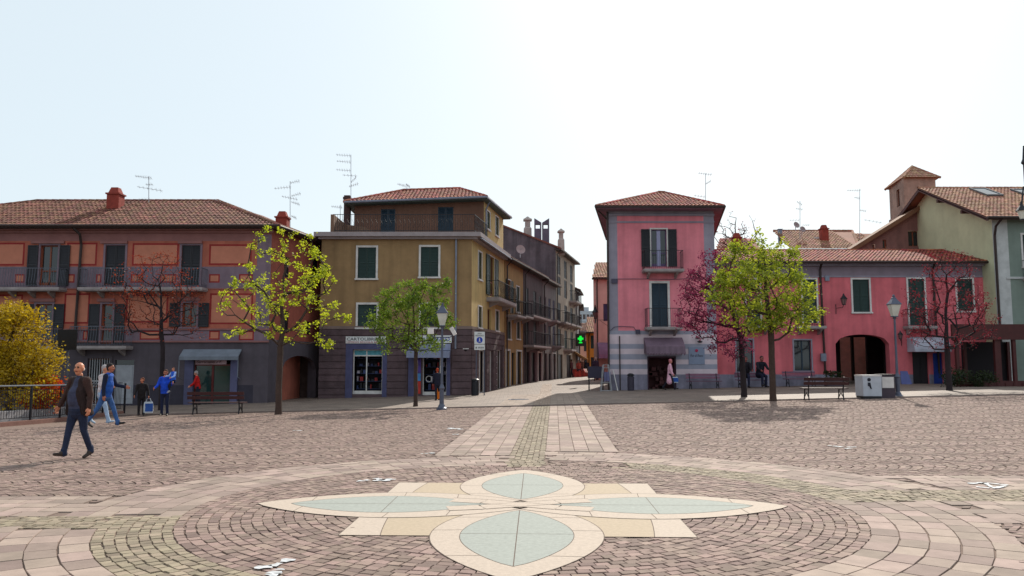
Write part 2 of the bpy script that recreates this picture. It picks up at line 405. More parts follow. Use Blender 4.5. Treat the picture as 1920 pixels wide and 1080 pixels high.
# ---- stones
CX, CY = .1, 9.9
porph = M('porphyry', L(138, 117, 108), .85, .30, 9, .14, bump=.2, bs=60, hue=.012, spec=.2)
slab = M('porphyry_slab', L(152, 133, 123), .85, .24, 4, .16, bump=.15, bs=40, hue=.012, spec=.2)
yel = M('yellow_sett', L(142, 128, 110), .82, .26, 9, .14, bump=.2, bs=60, hue=.01, spec=.2)
class Stones:
    def __init__(s): s.q = []
    def add(s, quads): s.q.append(np.asarray(quads, float).reshape(-1, 4, 2))
    def build(s, name, mat, inset=.04, hj=.002, th=.02, z=0.0, skew=None):
        q = np.concatenate(s.q); n = len(q); rng = np.random.default_rng(abs(hash(name)) % 1000 if False else len(name)*7+3)
        c = q.mean(1, keepdims=True); top = c+(q-c)*(1-inset*rng.uniform(.6, 1.4, (n, 1, 1)))
        g0 = gz(q[..., 0], q[..., 1]); g1 = gz(top[..., 0], top[..., 1])
        hz = rng.normal(0, hj, (n, 1))+rng.normal(0, hj*.5, (n, 4))
        V = np.empty((n, 8, 3)); V[:, :4, :2] = q; V[:, :4, 2] = g0-.010+z; V[:, 4:, :2] = top; V[:, 4:, 2] = g1+z+hz
        idx = np.array([(4, 5, 6, 7), (0, 1, 5, 4), (1, 2, 6, 5), (2, 3, 7, 6), (3, 0, 4, 7)])
        F = (idx[None]+(np.arange(n)*8)[:, None, None]).reshape(-1, 4)
        me = bpy.data.meshes.new(name); me.vertices.add(n*8); me.vertices.foreach_set('co', V.ravel())
        me.loops.add(F.size); me.loops.foreach_set('vertex_index', F.ravel().astype(np.int32)); me.polygons.add(len(F)); me.polygons.foreach_set('loop_start', (np.arange(len(F))*4).astype(np.int32))
        me.update(calc_edges=True); me.validate(); me.polygons.foreach_set('use_smooth', np.zeros(len(me.polygons), bool))
        a = me.attributes.new('rnd', 'FLOAT', 'FACE'); a.data.foreach_set('value', np.repeat(rng.random(n), 5))
        me.materials.append(mat); o = bpy.data.objects.new(name, me); S.collection.objects.link(o); return struct(o)
def quads_grid(fx, rows):
    out = []
    return out
def dist(x, y): return np.hypot(x-CX, y-CY)
def quadrant(x, y): return (np.where(x > CX, 1, 0), np.where(y > CY+np.where(x > CX, .3, -.7), 1, 0))
AX = .053
def region(x, y):
    """0 small cobble, 1 slab, 2 yellow, 3 skip(flower) ; geometry of the swirl"""
    d = dist(x, y); xr = x-(.31+AX*(y-15.6))       # avenue coordinate
    out = np.zeros(x.shape, int)
    E, Nn = quadrant(x, y)
    inner = (E == 1) ^ (Nn == 1)                     # SE or NW : slabs right at the rim
    out = np.where(inner & (d > 3.88) & (d < 5.2), 1, out)
    out = np.where(~inner & (d > 3.88) & (d < 4.62), 2, out); out = np.where(~inner & (d >= 4.62) & (d < 5.95), 1, out)
    av = (y > CY+3.6)
    out = np.where(av & (abs(xr) < 1.75) & (d > 3.88), 1, out); out = np.where(av & (abs(xr) < .33) & (d > 3.2), 2, out)
    e = (x > CX+4.2) & (d > 5.1); ye = 10.65
    out = np.where(e & (abs(y-ye) < 1.85), 1, out); out = np.where((x > CX+3.9) & (abs(y-ye) < .45) & (d > 3.9), 2, out)
    w = (x < CX-4.2) & (d > 5.1); yw = 8.87
    out = np.where(w & (abs(y-yw) < 1.7), 1, out); out = np.where((x < CX-3.9) & (abs(y-yw) < .33) & (d > 3.9), 2, out)
    return out
def inplaza(x, y): return (abs(x) < .72*y+3.0) & (y < 31.24) & (y > 2.5) & ~((x < -9) & (y > 23+(x+14.7)*(27.6-23)/(1.7)+.2))
SM, SL, YE = Stones(), Stones(), Stones()
rng = np.random.default_rng(5)
def emit(q, typ_test):
    c = q.mean(1); r = region(c[:, 0], c[:, 1]); ok = inplaza(c[:, 0], c[:, 1])
    return q, r, ok
# segmental-arc cobbles
s = .098; Wd = 1.20
x_k = np.arange(-26, 26, s); 
allq = []
for j, y0 in enumerate(np.arange(2.4, 31.3, Wd)):
    nseg = 11; tt = np.linspace(0, 1, nseg+1); sz = .34
    sgn = 1
    xk = x_k[(x_k > -.72*(y0+Wd)-3.3) & (x_k < .72*(y0+Wd)+3.3)]
    off = rng.uniform(0, s)
    jit = rng.normal(0, .006, (len(xk)+1, nseg+1, 2))
    bx = sgn*sz*(1-(2*tt-1)**2)
    xe = np.append(xk, xk[-1]+s)+off
    Xn = xe[:, None]+bx[None, :]+jit[..., 0]; Yn = y0+Wd*tt[None, :]+jit[..., 1]*(np.sin(np.pi*tt)[None, :])+0*Xn
    # stagger: shift y nodes for odd courses
    g = .007
    a = np.stack([Xn[:-1, :-1], Yn[:-1, :-1]], -1); b = np.stack([Xn[1:, :-1], Yn[1:, :-1]], -1); c = np.stack([Xn[1:, 1:], Yn[1:, 1:]], -1); d = np.stack([Xn[:-1, 1:], Yn[:-1, 1:]], -1)
    q = np.stack([a, b, c, d], 2).reshape(-1, 4, 2); odd = np.repeat(np.arange(len(xk)) % 2, nseg)
    q[:, :, 1] += (odd*.5*Wd/nseg)[:, None]*np.sin(np.pi*np.clip((q[:, :, 1]-y0)/Wd, 0, 1))
    ctr = q.mean(1, keepdims=True); q = ctr+(q-ctr)*(1-g/s*1.3)
    allq.append(q)
q = np.concatenate(allq); c = q.mean(1); dd = dist(c[:, 0], c[:, 1]); rg = region(c[:, 0], c[:, 1])
SM.add(q[(rg == 0) & (dd > 3.93) & inplaza(c[:, 0], c[:, 1])])
# concentric cobbles inside the ring and yellow quarters
def polar(r0, r1, dr, size, St, test, g=.010, bond=True, jt=.006, squeeze=0.):
    n = max(1, round((r1-r0)/dr)); dr = (r1-r0)/n
    for i in range(n):
        ra, rb = r0+i*dr, r0+(i+1)*dr; k = int(2*math.pi*(ra+rb)/2/size); th = (np.arange(k)+(.5 if i % 2 else 0)+rng.uniform(-.15, .15))/k*2*math.pi
        w = 2*math.pi/k; th = th+rng.normal(0, w*.05, k); t2 = np.roll(th, -1).copy(); t2[-1] += 2*math.pi
        gg = g/2; ga = gg/((ra+rb)/2)
        def p(r_, t_): return np.stack([CX+r_*np.cos(t_), CY+r_*np.sin(t_)], -1)
        jr = rng.normal(0, jt, (4, k))
        q = np.stack([p(ra+gg+jr[0], th+ga), p(rb-gg+jr[1], th+ga), p(rb-gg+jr[2], t2-ga), p(ra+gg+jr[3], t2-ga)], 1)[:, ::-1]
        c = q.mean(1); ok = test(c[:, 0], c[:, 1])&inplaza(c[:, 0], c[:, 1]); St.add(q[ok])
polar(1.2, 3.88, .112, .135, SM, lambda x, y: (region(x, y) == 0)&~((abs(x-CX) < 1.3)&(abs(y-CY) < 1.3)))
polar(3.88, 4.62, .105, .12, YE, lambda x, y: (region(x, y) == 2))
polar(3.2, 3.88, .112, .115, YE, lambda x, y: (region(x, y) == 2))
polar(3.88, 5.2, .264, .36, SL, lambda x, y: (region(x, y) == 1)&((quadrant(x, y)[0] == 1) ^ (quadrant(x, y)[1] == 1)), jt=.003)
polar(4.62, 5.95, .266, .36, SL, lambda x, y: (region(x, y) == 1)&~((quadrant(x, y)[0] == 1) ^ (quadrant(x, y)[1] == 1)), jt=.003)
def strips(origin, dr, t0, t1, s0, rows, wid, lens, St, cond, g=.011, jt=.002):
    o = np.array(origin); dv = np.array(dr)/np.hypot(*dr); nv = np.array([-dv[1], dv[0]])
    for i in range(rows):
        t = t0+rng.uniform(0, .3); ts = [t]
        while t < t1: t += rng.uniform(*lens); ts.append(t)
        ts = np.array(ts); a = ts[:-1]+g/2; b = ts[1:]-g/2; sa = s0+i*wid+g/2; sb = s0+(i+1)*wid-g/2
        P = lambda tt, ss: o+dv*tt[:, None]+nv*ss
        q = np.stack([P(a, sa), P(b, sa), P(b, sb), P(a, sb)], 1)+rng.normal(0, jt, (len(a), 4, 2)); c = q.mean(1); ok = cond(c[:, 0], c[:, 1])&inplaza(c[:, 0], c[:, 1]); St.add(q[ok])
AO = (.31, 15.6); AD = (AX, 1)
far = lambda x, y: (dist(x, y) > np.where(((x > CX) ^ (y > CY)), 5.2, 5.95)+.12)&(region(x, y) == 1)
for s0 in (.33, -1.75): strips(AO, AD, -4, 16, s0, 5, .284, (.25, .55), SL, far)
strips(AO, AD, -4, 16, -.33, 6, .11, (.09, .14), YE, lambda x, y: (region(x, y) == 2)&(dist(x, y) > 4.62), jt=.006)
farEW = lambda x, y: (dist(x, y) > np.where(quadrant(x, y)[0] ^ quadrant(x, y)[1], 5.2, 5.95)+.12)&(region(x, y) == 1)
for s0 in (.45, -1.85): strips((CX, 10.65), (1, 0), 4, 16, s0, 5, .28, (.25, .5), SL, lambda x, y: farEW(x, y)&(x > CX))
strips((CX, 10.65), (1, 0), 3.5, 16, -.45, 8, .1125, (.09, .14), YE, lambda x, y: (region(x, y) == 2)&(dist(x, y) > 4.62)&(x > 3), jt=.006)
for s0 in (.33, -1.7): strips((CX, 8.87), (-1, 0), 4, 16, s0, 5, .274, (.25, .5), SL, lambda x, y: farEW(x, y)&(x < CX))
strips((CX, 8.87), (-1, 0), 3.5, 16, -.33, 6, .11, (.09, .14), YE, lambda x, y: (region(x, y) == 2)&(dist(x, y) > 4.62)&(x < -3), jt=.006)
# avenue beyond the kerb: flat sheet rows
cov = np.zeros((700, 700), bool)
def mark(St):
    for q_ in St.q:
        gr = np.linspace(0, 1, 12 if St is SL else 4)
        for w_ in [((1-a_)*(1-b_), a_*(1-b_), a_*b_, (1-a_)*b_) for a_ in gr for b_ in gr]:
            p_ = (q_*np.array(w_)[None, :, None]).sum(1); i_ = ((p_[:, 0]+14)/.05).astype(int); j_ = (p_[:, 1]/.05).astype(int); k_ = (i_ >= 0) & (i_ < 700) & (j_ >= 0) & (j_ < 700); cov[i_[k_], j_[k_]] = True
for St in (SM, SL, YE): mark(St)
cc = q.mean(1); okf = (abs(cc[:, 0]) < 13.5) & (cc[:, 1] > 3) & (cc[:, 1] < 31) & (dist(cc[:, 0], cc[:, 1]) > 3.9) & inplaza(cc[:, 0], cc[:, 1])
qf = q[okf]; cf = cc[okf]; free = np.ones(len(qf), bool)
for k_ in range(4):
    p_ = cf+(qf[:, k_]-cf)*.75; free &= ~cov[((p_[:, 0]+14)/.05).astype(int), (p_[:, 1]/.05).astype(int)]
free &= ~cov[((cf[:, 0]+14)/.05).astype(int), (cf[:, 1]/.05).astype(int)]
SM.add(qf[free])
SM.build('cobbles', porph); SL.build('paving_slabs', slab, inset=.018, hj=.0012); YE.build('yellow_setts', yel)
AV = Stones()
def avfar(x, y): return (y > 31.6)&(y < 62)
def strips2(St, s0, rows, wid, lens, t0=15.9, t1=40):
    o = np.array(AO); dv = np.array(AD)/np.hypot(*AD); nv = np.array([dv[1], -dv[0]])
    for i in range(rows):
        t = t0+rng.uniform(0, .3); ts = [t]
        while t < t1: t += rng.uniform(*lens); ts.append(t)
        ts = np.array(ts); a = ts[:-1]+.006; b = ts[1:]-.006; sa = s0+i*wid+.006; sb = s0+(i+1)*wid-.006
        P = lambda tt, ss: o+dv*tt[:, None]+nv*ss
        St.add(np.stack([P(a, sb), P(b, sb), P(b, sa), P(a, sa)], 1)[:, ::-1])
AV2 = Stones(); [strips2(AV2, s0_, 5, .284, (.3, .6), 15.9, 27) for s0_ in (.33, -1.75)]; AV2.build('street_slabs', M('street_slab', L(146, 128, 116), .85, .16, 4, .14), z=.027, inset=.02, hj=.001)
strips2(AV, -.33, 6, .11, (.1, .2)); AV.build('street_centre_strip', M('street_sett', L(150, 128, 112), .7, .15, 4, .1), z=.028)
# ---- inlaid flower
beige = M('beige_stone', L(182, 165, 150), .85, .05, 22, .12, bump=.2, bs=80)
ochre = M('ochre_stone', L(172, 153, 130), .85, .05, 22, .12, bump=.1, bs=80)
greyst = M('grey_stone', L(150, 153, 146), .85, .04, 22, .14, bump=.1, bs=80)
dark_joint = M('dark_joint', L(96, 80, 70), .9, 0)
def flat(mb, pts, z, m, r=.5):
    P = [(x, y, float(gz(x, y))+.003+z*.3) for x, y in pts]; mb.add(P, [tuple(range(len(P)))], r, m)
def lens(r0, r1, hw, n=28, pw=.78):
    ts = np.linspace(0, 1, n); up = [(r0+(r1-r0)*t, hw*math.sin(math.pi*t)**pw) for t in ts]
    return up+[(a, -b) for a, b in up[::-1][1:-1]]
def rotp(pts, k, tilt=0.):
    a = k*math.pi/2+tilt; return [(CX+p[0]*math.cos(a)-p[1]*math.sin(a), CY+p[0]*math.sin(a)+p[1]*math.cos(a)) for p in pts]
def rib(mb, pts, w, z, m):
    for i in range(len(pts)-1):
        a = np.array(pts[i]); b = np.array(pts[i+1]); d = (b-a)/max(np.hypot(*(b-a)), 1e-6); nn = np.array([-d[1], d[0]])*w/2
        flat(mb, [a-nn, b-nn, b+nn, a+nn], z, m)
fl = MB(); TL = -.03
h = 1.78
sq = [(-h, -h), (-h-.02, -.9), (-h+.05, 0), (-h-.02, .9), (-h, h), (h, h), (h+.02, .9), (h-.05, 0), (h+.02, -.9), (h, -h)]
flat(fl, rotp([(-h, -h), (h, -h), (h, h), (-h, h)], 0, TL), .006, 1)
for sx in (-1, 1):
    arc = [(sx*(h-.42+.12*(1-(t/h)**2)), t) for t in np.linspace(-h, h, 15)]; a2 = [(sx*h, t) for t in np.linspace(-h, h, 15)]
    pts = rotp(arc+a2[::-1], 0, TL); flat(fl, pts if sx > 0 else pts[::-1], .009, 0); rib(fl, rotp(arc, 0, TL), .009, .0105, 3)
rib(fl, rotp([(-h, -h), (h, -h), (h, h), (-h, h), (-h, -h)], 0, TL), .009, .0105, 3)
for k, z in ((1, 0), (3, 0), (0, .006), (2, .006)):
    R1 = 3.22 if k in (0, 2, 1) else 3.4
    o_ = lens(-.12 if k % 2 else -.28, R1, .87); i_ = lens(.38, R1-.42, .57)
    po = rotp(o_, k, TL); pi_ = rotp(i_, k, TL)
    flat(fl, po, .012+z, 0); rib(fl, po+[po[0]], .009, .0145+z, 3); flat(fl, pi_, .015+z, 2); rib(fl, pi_+[pi_[0]], .007, .0175+z, 3)
    rib(fl, rotp([(.38, 0), (R1-.42, 0)], k, TL), .010, .0175+z, 3); mid = (.38+R1-.42)/2; rib(fl, rotp([(mid, -.57), (mid, .57)], k, TL), .008, .0176+z, 3)
    for t in (.8, 1.5, 2.6):
        tt = (t-.38)/(R1-.8); wi = .57*max(math.sin(math.pi*tt), 0)**.78; wo = .87*math.sin(math.pi*(t+.2)/(R1+.2))**.78
        for sg in (-1, 1): rib(fl, rotp([(t, sg*wi), (t+.02, sg*wo)], k, TL), .007, .0177+z, 3)
flat(fl, [(CX+.2*math.cos(a), CY+.2*math.sin(a)) for a in np.linspace(0, 6.283, 16, endpoint=False)], .0255, 0)
# crossing band
cb = [(-.85, -.40), (-.45, -.26), (0, 0), (.45, .26), (.85, .40)]
for sg in (1, -1):
    c2 = [(x, sg*y*.75) for x, y in cb]; pts = rotp(c2, 0, TL)
    rib(fl, pts, .30, .026+(0.003 if sg > 0 else 0), 0)
    for off in (-.15, .15): rib(fl, rotp([(x, sg*y*.75+off) for x, y in cb], 0, TL), .008, .031+(.001 if sg > 0 else 0), 3)
fb_ = fl.build('flower_inlay', [beige, ochre, greyst, dark_joint], None, (CX, CY, 0)); struct(fb_)
# chalk marks
white = M('white_paint', L(190, 190, 192), .8, .05, 14, .45)
def chalk(strokes, w, label):
    mb = MB()
    for st in strokes:
        P = [G(*p) for p in st]
        for i in range(len(P)-1):
            a, b = P[i], P[i+1]; n = max(2, int((b-a).length/.035)); d = (b-a).normalized(); pr = Vector((-d.y, d.x, 0)); prev = None
            for k in range(n+1):
                p = a.lerp(b, k/n); ww = w*R.uniform(.25, 1.15)*.5
                l = p+pr*ww; r_ = p-pr*ww; l.z = float(gz(l.x, l.y))+.012; r_.z = float(gz(r_.x, r_.y))+.012
                if prev and R.random() > .08: mb.quad(prev[1], r_, l, prev[0])
                prev = (l, r_)
    tag(mb.build('paint_mark', white), label, 'paint mark', 'white paint marks on the cobbles')
chalk([[(468, 1068), (510, 1064), (545, 1050)], [(512, 1078), (530, 1066)], [(515, 1090), (512, 1078)]], .13, 'white paint arrow scrawl on the cobbles left of the near flower petal')
chalk([[(668, 904), (692, 901)], [(700, 903), (722, 900), (742, 900)], [(704, 898), (728, 903)]], .12, 'white paint scribble just behind the left long petal')
chalk([[(1816, 908), (1845, 906), (1890, 911)], [(1830, 914), (1862, 917), (1885, 912)], [(1846, 906), (1860, 915)]], .10, 'white paint scribble on the slabs at the right edge')
chalk([[(1553, 836), (1580, 839), (1606, 839)], [(1585, 842), (1600, 841)]], .12, 'thin white paint stroke on the cobbles at right')
chalk([[(838, 805), (868, 804)], [(842, 803), (866, 806)], [(848, 815), (860, 815)]], .16, 'white paint dashes left of the slab avenue')
chalk([[(790, 852), (815, 850)]], .12, 'short white paint stroke left of where the avenue meets the ring')
chalk([[(550, 808), (566, 808)]], .15, 'short white paint stroke on the cobbles in front of the left bench')
# ------------------------------------------------------------------ building A (decorated, left)
pinkA = M('salmon_plaster', L(174, 98, 80), .9, .0, .9, .22, stain=.25, bump=.1)
panelA = M('panel_plaster', L(186, 118, 96), .9, 0, 1.5, .12)
redA = M('red_frame_paint', L(140, 40, 40), .85, 0, 2, .15)
greyA = M('grey_plaster', L(126, 106, 118), .9, 0, 1.5, .16, stain=.2)
gbA = M('grey_base_plaster', L(84, 76, 84), .9, 0, 1.5, .15, stain=.2)
sideA = M('brick_pink_plaster', L(150, 80, 66), .9, 0, 1.2, .2, stain=.2)
baseZ = -.6
A = thing('house', GY(250, 40), 'salmon pink decorated house with red painted panels and hipped tile roof, at the left', 'house', 'houses around the square')
FA = Fac(-32, 40, 1, 0); hA = []
u505 = FA.uz(505, 600)[0]; zE = FA.uz(300, 428)[1]
sm = mt['black_shutter']
def uzr(F, x0, y0, x1, y1): return F.rect(x0, y0, x1, y1)
leafA = .52
for (x0, y0, x1, y1, sh, dr) in [(75, 460, 108, 536, 'open', 1), (197, 460, 234, 536, 'closed', 1), (340, 460, 375, 536, 'closed', 1),
        (66, 570, 97, 642, 'open', 1), (190, 570, 211, 645, 'open', 1), (342, 568, 369, 613, 'open', 0)]:
    window(FA, A, (x0, y0, x1, y1), hA, sh, trim=greyA, sm=sm, door=bool(dr), leaf=leafA, tw=.1)
# ground floor
window(FA, A, (163, 672, 205, 757), hA, None, trim=gbA, door=True, name='gate')
gt = MB(); r = FA.rect(163, 672, 205, 757)
for i in range(9): u = r[0]+.07+(r[1]-r[0]-.14)*i/8; gt.fb(FA, u-.02, u+.02, -.1, -.07, r[2], r[3])
gt.fb(FA, r[0], r[1], -.1, -.06, (r[2]+r[3])/2-.04, (r[2]+r[3])/2+.04); gt.build('grille', M('pale_metal', L(150, 150, 155), .5, .1), A)
r = FA.rect(214, 675, 250, 757); hA.append(r); d_ = MB(); d_.fb(FA, r[0], r[1], -.12, -.06, r[2], r[3]-.25, .5)
for zz in (.12, .55): d_.fb(FA, r[0]+.1, r[1]-.1, -.06, -.045, r[2]+(r[3]-r[2])*zz, r[2]+(r[3]-r[2])*(zz+.3), .6)
d_.build('door', M('pale_grey_door', L(150, 152, 160), .6, .1), A)
g_ = MB(); g_.fb(FA, r[0], r[1], -.12, -.09, r[3]-.25, r[3], .5); g_.build('transom', mt['glass'], A)
rs = FA.rect(363, 672, 432, 757); hA.append(rs)
sf = MB(); red_fr = M('dark_red_frame', L(96, 30, 30), .5, .1)
for a, b in ((rs[0], rs[0]+.06), ((rs[0]+rs[1])/2-.06, (rs[0]+rs[1])/2+.04), (rs[1]-.06, rs[1]), ): sf.fb(FA, a, b, -.16, -.1, rs[2], rs[3]-.3)
sf.fb(FA, rs[0], rs[1], -.16, -.095, rs[3]-.36, rs[3]-.28); so = sf.build('shop_door', red_fr, A)
M('shop_glass', (.02, .05, .05), .08, 0, 1, .1, spec=.7)
g_ = MB(); g_.fb(FA, rs[0], rs[1], -.2, -.14, rs[2], rs[3]-.3, .5); g_.build('pane', mt['shop_glass'], so)
zsg = FA.uz(395, 681)[1]
sg = MB(); sg.fb(FA, rs[0]+.02, FA.uz(424, 675)[0], -.14, -.05, rs[3]-.3, rs[3]-.02, .5); sgo = sg.build('sign', M('pale_pink_sign', L(190, 160, 168), .6, 0), A)
text('Serramenti e F.', 'lettering', M('maroon_letter', L(74, 20, 40), .6, 0), sgo, FA, rs[0]+.1, -.04, rs[3]-.24, .15, 1.25, .35)
# shop surround + awning
sr = MB(); x0, x1 = FA.uz(347, 700)[0], FA.uz(446, 700)[0]; zt = FA.uz(395, 664)[1]
sr.fb(FA, x0, rs[0]-.01, .002, .09, baseZ, zt); sr.fb(FA, rs[1]+.01, x1, .002, .09, baseZ, zt); sr.fb(FA, rs[0]-.01, rs[1]+.01, .002, .088, rs[3], zt)
sr.build('door_surround', M('blue_grey_stone', L(84, 84, 116), .7, .1), A)
aw = MB(); za = FA.uz(395, 654)[1]; P = FA.P; ax0, ax1 = FA.uz(344, 660)[0], FA.uz(453, 660)[0]
aw.hexa([P(ax0, .5, za-.42), P(ax1, .5, za-.42), P(ax1, .01, za-.12), P(ax0, .01, za-.12), P(ax0, .5, za-.38), P(ax1, .5, za-.38), P(ax1, .01, za-.02), P(ax0, .01, za-.02)], .6)
for i in range(12): aw.fb(FA, ax0+i*(ax1-ax0)/12, ax0+(i+1)*(ax1-ax0)/12, .49, .515, za-.56, za-.40)
for u in (ax0, ax1): aw.tube([P(u, .48, za-.4), P(u, .48, za-1.4)], .02, 5, .8); aw.tube([P(u, .48, za-1.4), P(u, .05, za-1.5)], .015, 5, .8)
aw.build('awning', M('pale_awning', L(112, 118, 130), .7, .08), A)
# painted bands
zz = lambda y, x=300: FA.uz(x, y)[1]; uu = lambda x, y=550: FA.uz(x, y)[0]
B_ = [(-40, 60, baseZ, zz(641), 2), (-40, 60, baseZ, zz(722), 5), (-40, 60, zz(432), zz(428)+.2, 6), (-40, 60, zz(452), zz(432), 6), (-40, 60, zz(540), zz(500), 4), (-40, 60, zz(641), zz(617), 4), (uu(480), 60, baseZ, zz(440), 4), (uu(480), 60, baseZ, zz(641), 2)]
def panel(x0, y0, x1, y1, w=.09):
    a, b, c, d = FA.rect(x0, y0, x1, y1); B_.append((a, b, c, d, 3)); B_.append((a+w, b-w, c+w, d-w, 1))
for p in [(-40, 455, 46, 498), (125, 455, 182, 498), (248, 456, 335, 498), (392, 458, 472, 497), (-40, 552, 42, 605), (120, 550, 168, 607), (393, 550, 474, 608), (236, 552, 315, 605)]: panel(*p)
for p in [(28, 514, 46, 530), (125, 514, 140, 530), (180, 514, 190, 530), (245, 514, 268, 530), (300, 514, 330, 530), (392, 514, 412, 530), (448, 514, 474, 530), (392, 620, 412, 637), (448, 620, 476, 638), (262, 620, 300, 637), (155, 620, 165, 637)]: panel(*p, w=.07)
wall(FA, 0, u505, baseZ, zE, hA, B_, [pinkA, panelA, gbA, redA, greyA, M('dark_plinth', L(58, 54, 66), .9, 0, 2, .2), M('mauve_frieze', L(140, 96, 94), .9, 0, 1.5, .15)], A, depth=7.5)
# cornice mouldings
cm = MB(); 
for y0, y1, d in ((437, 433, .12), (433, 429, .3), (642, 639, .08), (619, 616, .06), (542, 540, .04)): cm.fb(FA, 0, u505+(.1 if d > .1 else .02), .001, d, zz(y0), zz(y1), .5)
for x0, y0, x1, y1 in [(60, 452, 122, 457), (190, 452, 240, 457), (335, 452, 380, 457), (58, 560, 104, 566), (184, 560, 216, 566), (335, 558, 376, 564)]:
    a, b, c, d = FA.rect(x0, y0, x1, y1); cm.fb(FA, a, b, .001, .12, c, d, .5)
cm.build('cornice', MATS['mauve_frieze'], A)
for x0, x1, y in ((-30, 126, 541), (160, 390, 541), (58, 112, 649), (142, 250, 649)):
    balcony(FA, A, uu(x0, y), uu(x1, y), zz(y), .75, .95, rail=mt['grey_iron'], brackets=2 if x1-x0 < 120 else 4, bow=.08, gap=.13)
# side facade A2
FA2 = Fac(-32+u505, 40, -10.8+32-u505, 6.8) if False else Fac(-32+u505, 40, (-10.75)-(-32+u505), 6.8)
h2 = []
for q in ((533, 482, 542, 520), (586, 487, 596, 530), (532, 583, 541, 625), (573, 603, 583, 627)):
    window(FA2, A, q, h2, 'closed', trim=None, sm=mt['black_shutter'])
ra = FA2.rect(528, 667, 592, 757); ra = (ra[0], ra[1], -.25, FA2.uz(560, 667)[1]); h2.append(ra)
LA2 = (Vector((-10.75, 46.8, 0))-FA2.o).length
def archfill(mb, F, r, rise, m, dep=.22):
    n = 12; a, b, c, d = r; mid = (a+b)/2
    for i in range(n):
        ua, ub = a+(b-a)*i/n, a+(b-a)*(i+1)/n
        za, zb = [d-rise+rise*math.sqrt(max(0, 1-((u-mid)/((b-a)/2))**2)) for u in (ua, ub)]
        P = F.P; mb.hexa([P(ua, 0, za), P(ub, 0, zb), P(ub, -dep, zb), P(ua, -dep, za), P(ua, 0, d), P(ub, 0, d), P(ub, -dep, d), P(ua, -dep, d)], .5, m)
wall(FA2, .0, LA2, baseZ, zE, h2, [(-5, 20, baseZ, FA2.uz(560, 640)[1], 1)], [sideA, gbA], A, name='side_wall', depth=5, extra=lambda mb: archfill(mb, FA2, ra, .75, 1), close=False, rev=.5)
ia = MB(); P = FA2.P; ia.quad(P(ra[0]-.5, -2.6, -.6), P(ra[1]+.5, -2.6, -.6), P(ra[1]+.5, -2.6, 2.6), P(ra[0]-.5, -2.6, 2.6), .4)
ia.fb(FA2, ra[0]+.8, ra[0]+1.9, -2.55, -2.5, .9, 1.6, .8); ia.fb(FA2, ra[0], ra[1]+.4, -1.6, -1.4, -.6, .55, .3)
ia.quad(P(ra[0]-.5, -.5, 2.6), P(ra[1]+.5, -.5, 2.6), P(ra[1]+.5, -2.6, 2.6), P(ra[0]-.5, -2.6, 2.6), .4)
ia.quad(P(ra[0]-.5, -.5, 2.6), P(ra[0]-.5, -2.6, 2.6), P(ra[0]-.5, -2.6, -.6), P(ra[0]-.5, -.5, -.6), .4); ia.quad(P(ra[1]+.5, -.5, 2.6), P(ra[1]+.5, -2.6, 2.6), P(ra[1]+.5, -2.6, -.6), P(ra[1]+.5, -.5, -.6), .4)
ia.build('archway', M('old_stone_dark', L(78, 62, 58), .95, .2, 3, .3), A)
# roof A
ez = zE+.05; ov = .55
C0 = Vector((-34, 40-ov, ez)); C1 = Vector((-32+u505+.5, 40-ov, ez)); C2 = Vector((-10.25, 47.2, ez)); rz = FA.uz(300, 377)[1]; Yr = 44.5
rz = at(300, 377, Yr).z; R0 = at(70, 377, Yr); R1 = at(402, 378, Yr); R0.z = R1.z = rz
Cl = at(-90, 420, 39.45); Cl.z = ez
rf = MB(); hip_face(rf, Vector((-34, 39.45, ez)), C1, R1, R0); hip_face(rf, C1, C2, Vector((-14.6, 46.3, rz-.5)), R1)
rpoly(rf, [Vector((-34, 39.45, ez)), R0, Vector((-34, 49, ez))]); rpoly(rf, [Vector((-34, 49, ez)), R0, R1, Vector((-14.6, 46.3, rz-.5)), C2, Vector((-11, 49, ez))])
ridge(rf, R0, R1); ridge(rf, R1, C1); ridge(rf, R0, Vector((-34, 39.45, ez)))
rA = rf.build('roof', mt['roof_tile_brown'], A)
ev = MB(); ev.prism([(-34, 39.47, ez-.03), (C1.x, 39.47, ez-.03), (C2.x, C2.y, ez-.03), (-12, 47, ez-.03), (-34, 42, ez-.03)], (0, 0, -.10), .5); ev.build('soffit', mt['gutter'], rA)
gu = MB(); gu.tube([C0+Vector((0, -.06, -.02)), C1+Vector((0, -.06, -.02)), C2+Vector((.06, 0, -.02))], .075, 6, .4)
gu.tube([(uu(141)-32, 39.45, ez-.1), (uu(150)-32, 39.7, ez-.4), (uu(150)-32, 39.88, ez-.9), (uu(146.5)-32, 39.88, zz(640))], .07, 6, .3)
gu.build('drainpipe', mt['gutter'], A)
def chimney(par, px0, px1, ytop, ybot, Y, cap=True, name='chimney', dep=None):
    a = at(px0, ytop, Y); b = at(px1, ybot, Y); w = b.x-a.x; dp = dep or w; mb = MB(); z0 = b.z-.6; z1 = a.z
    mb.box(a.x, b.x, Y, Y+dp, z0, z1-w*.55, .5); mb.box(a.x-.06, b.x+.06, Y-.06, Y+dp+.06, z1-w*.62, z1-w*.5, .3)
    if cap:
        cx = (a.x+b.x)/2; cy = Y+dp/2; t = w*.5
        mb.hexa([(a.x+.04, Y+.04, z1-w*.5), (b.x-.04, Y+.04, z1-w*.5), (b.x-.04, Y+dp-.04, z1-w*.5), (a.x+.04, Y+dp-.04, z1-w*.5), (cx-t*.55, cy-t*.55, z1), (cx+t*.55, cy-t*.55, z1), (cx+t*.55, cy+t*.55, z1), (cx-t*.55, cy+t*.55, z1)], .3)
    return mb
brick = M('chimney_brick', L(140, 58, 48), .9, .15, 4, .25)
chimney(rA, 201, 222, 350, 387, 42.6).build('chimney', brick, rA)
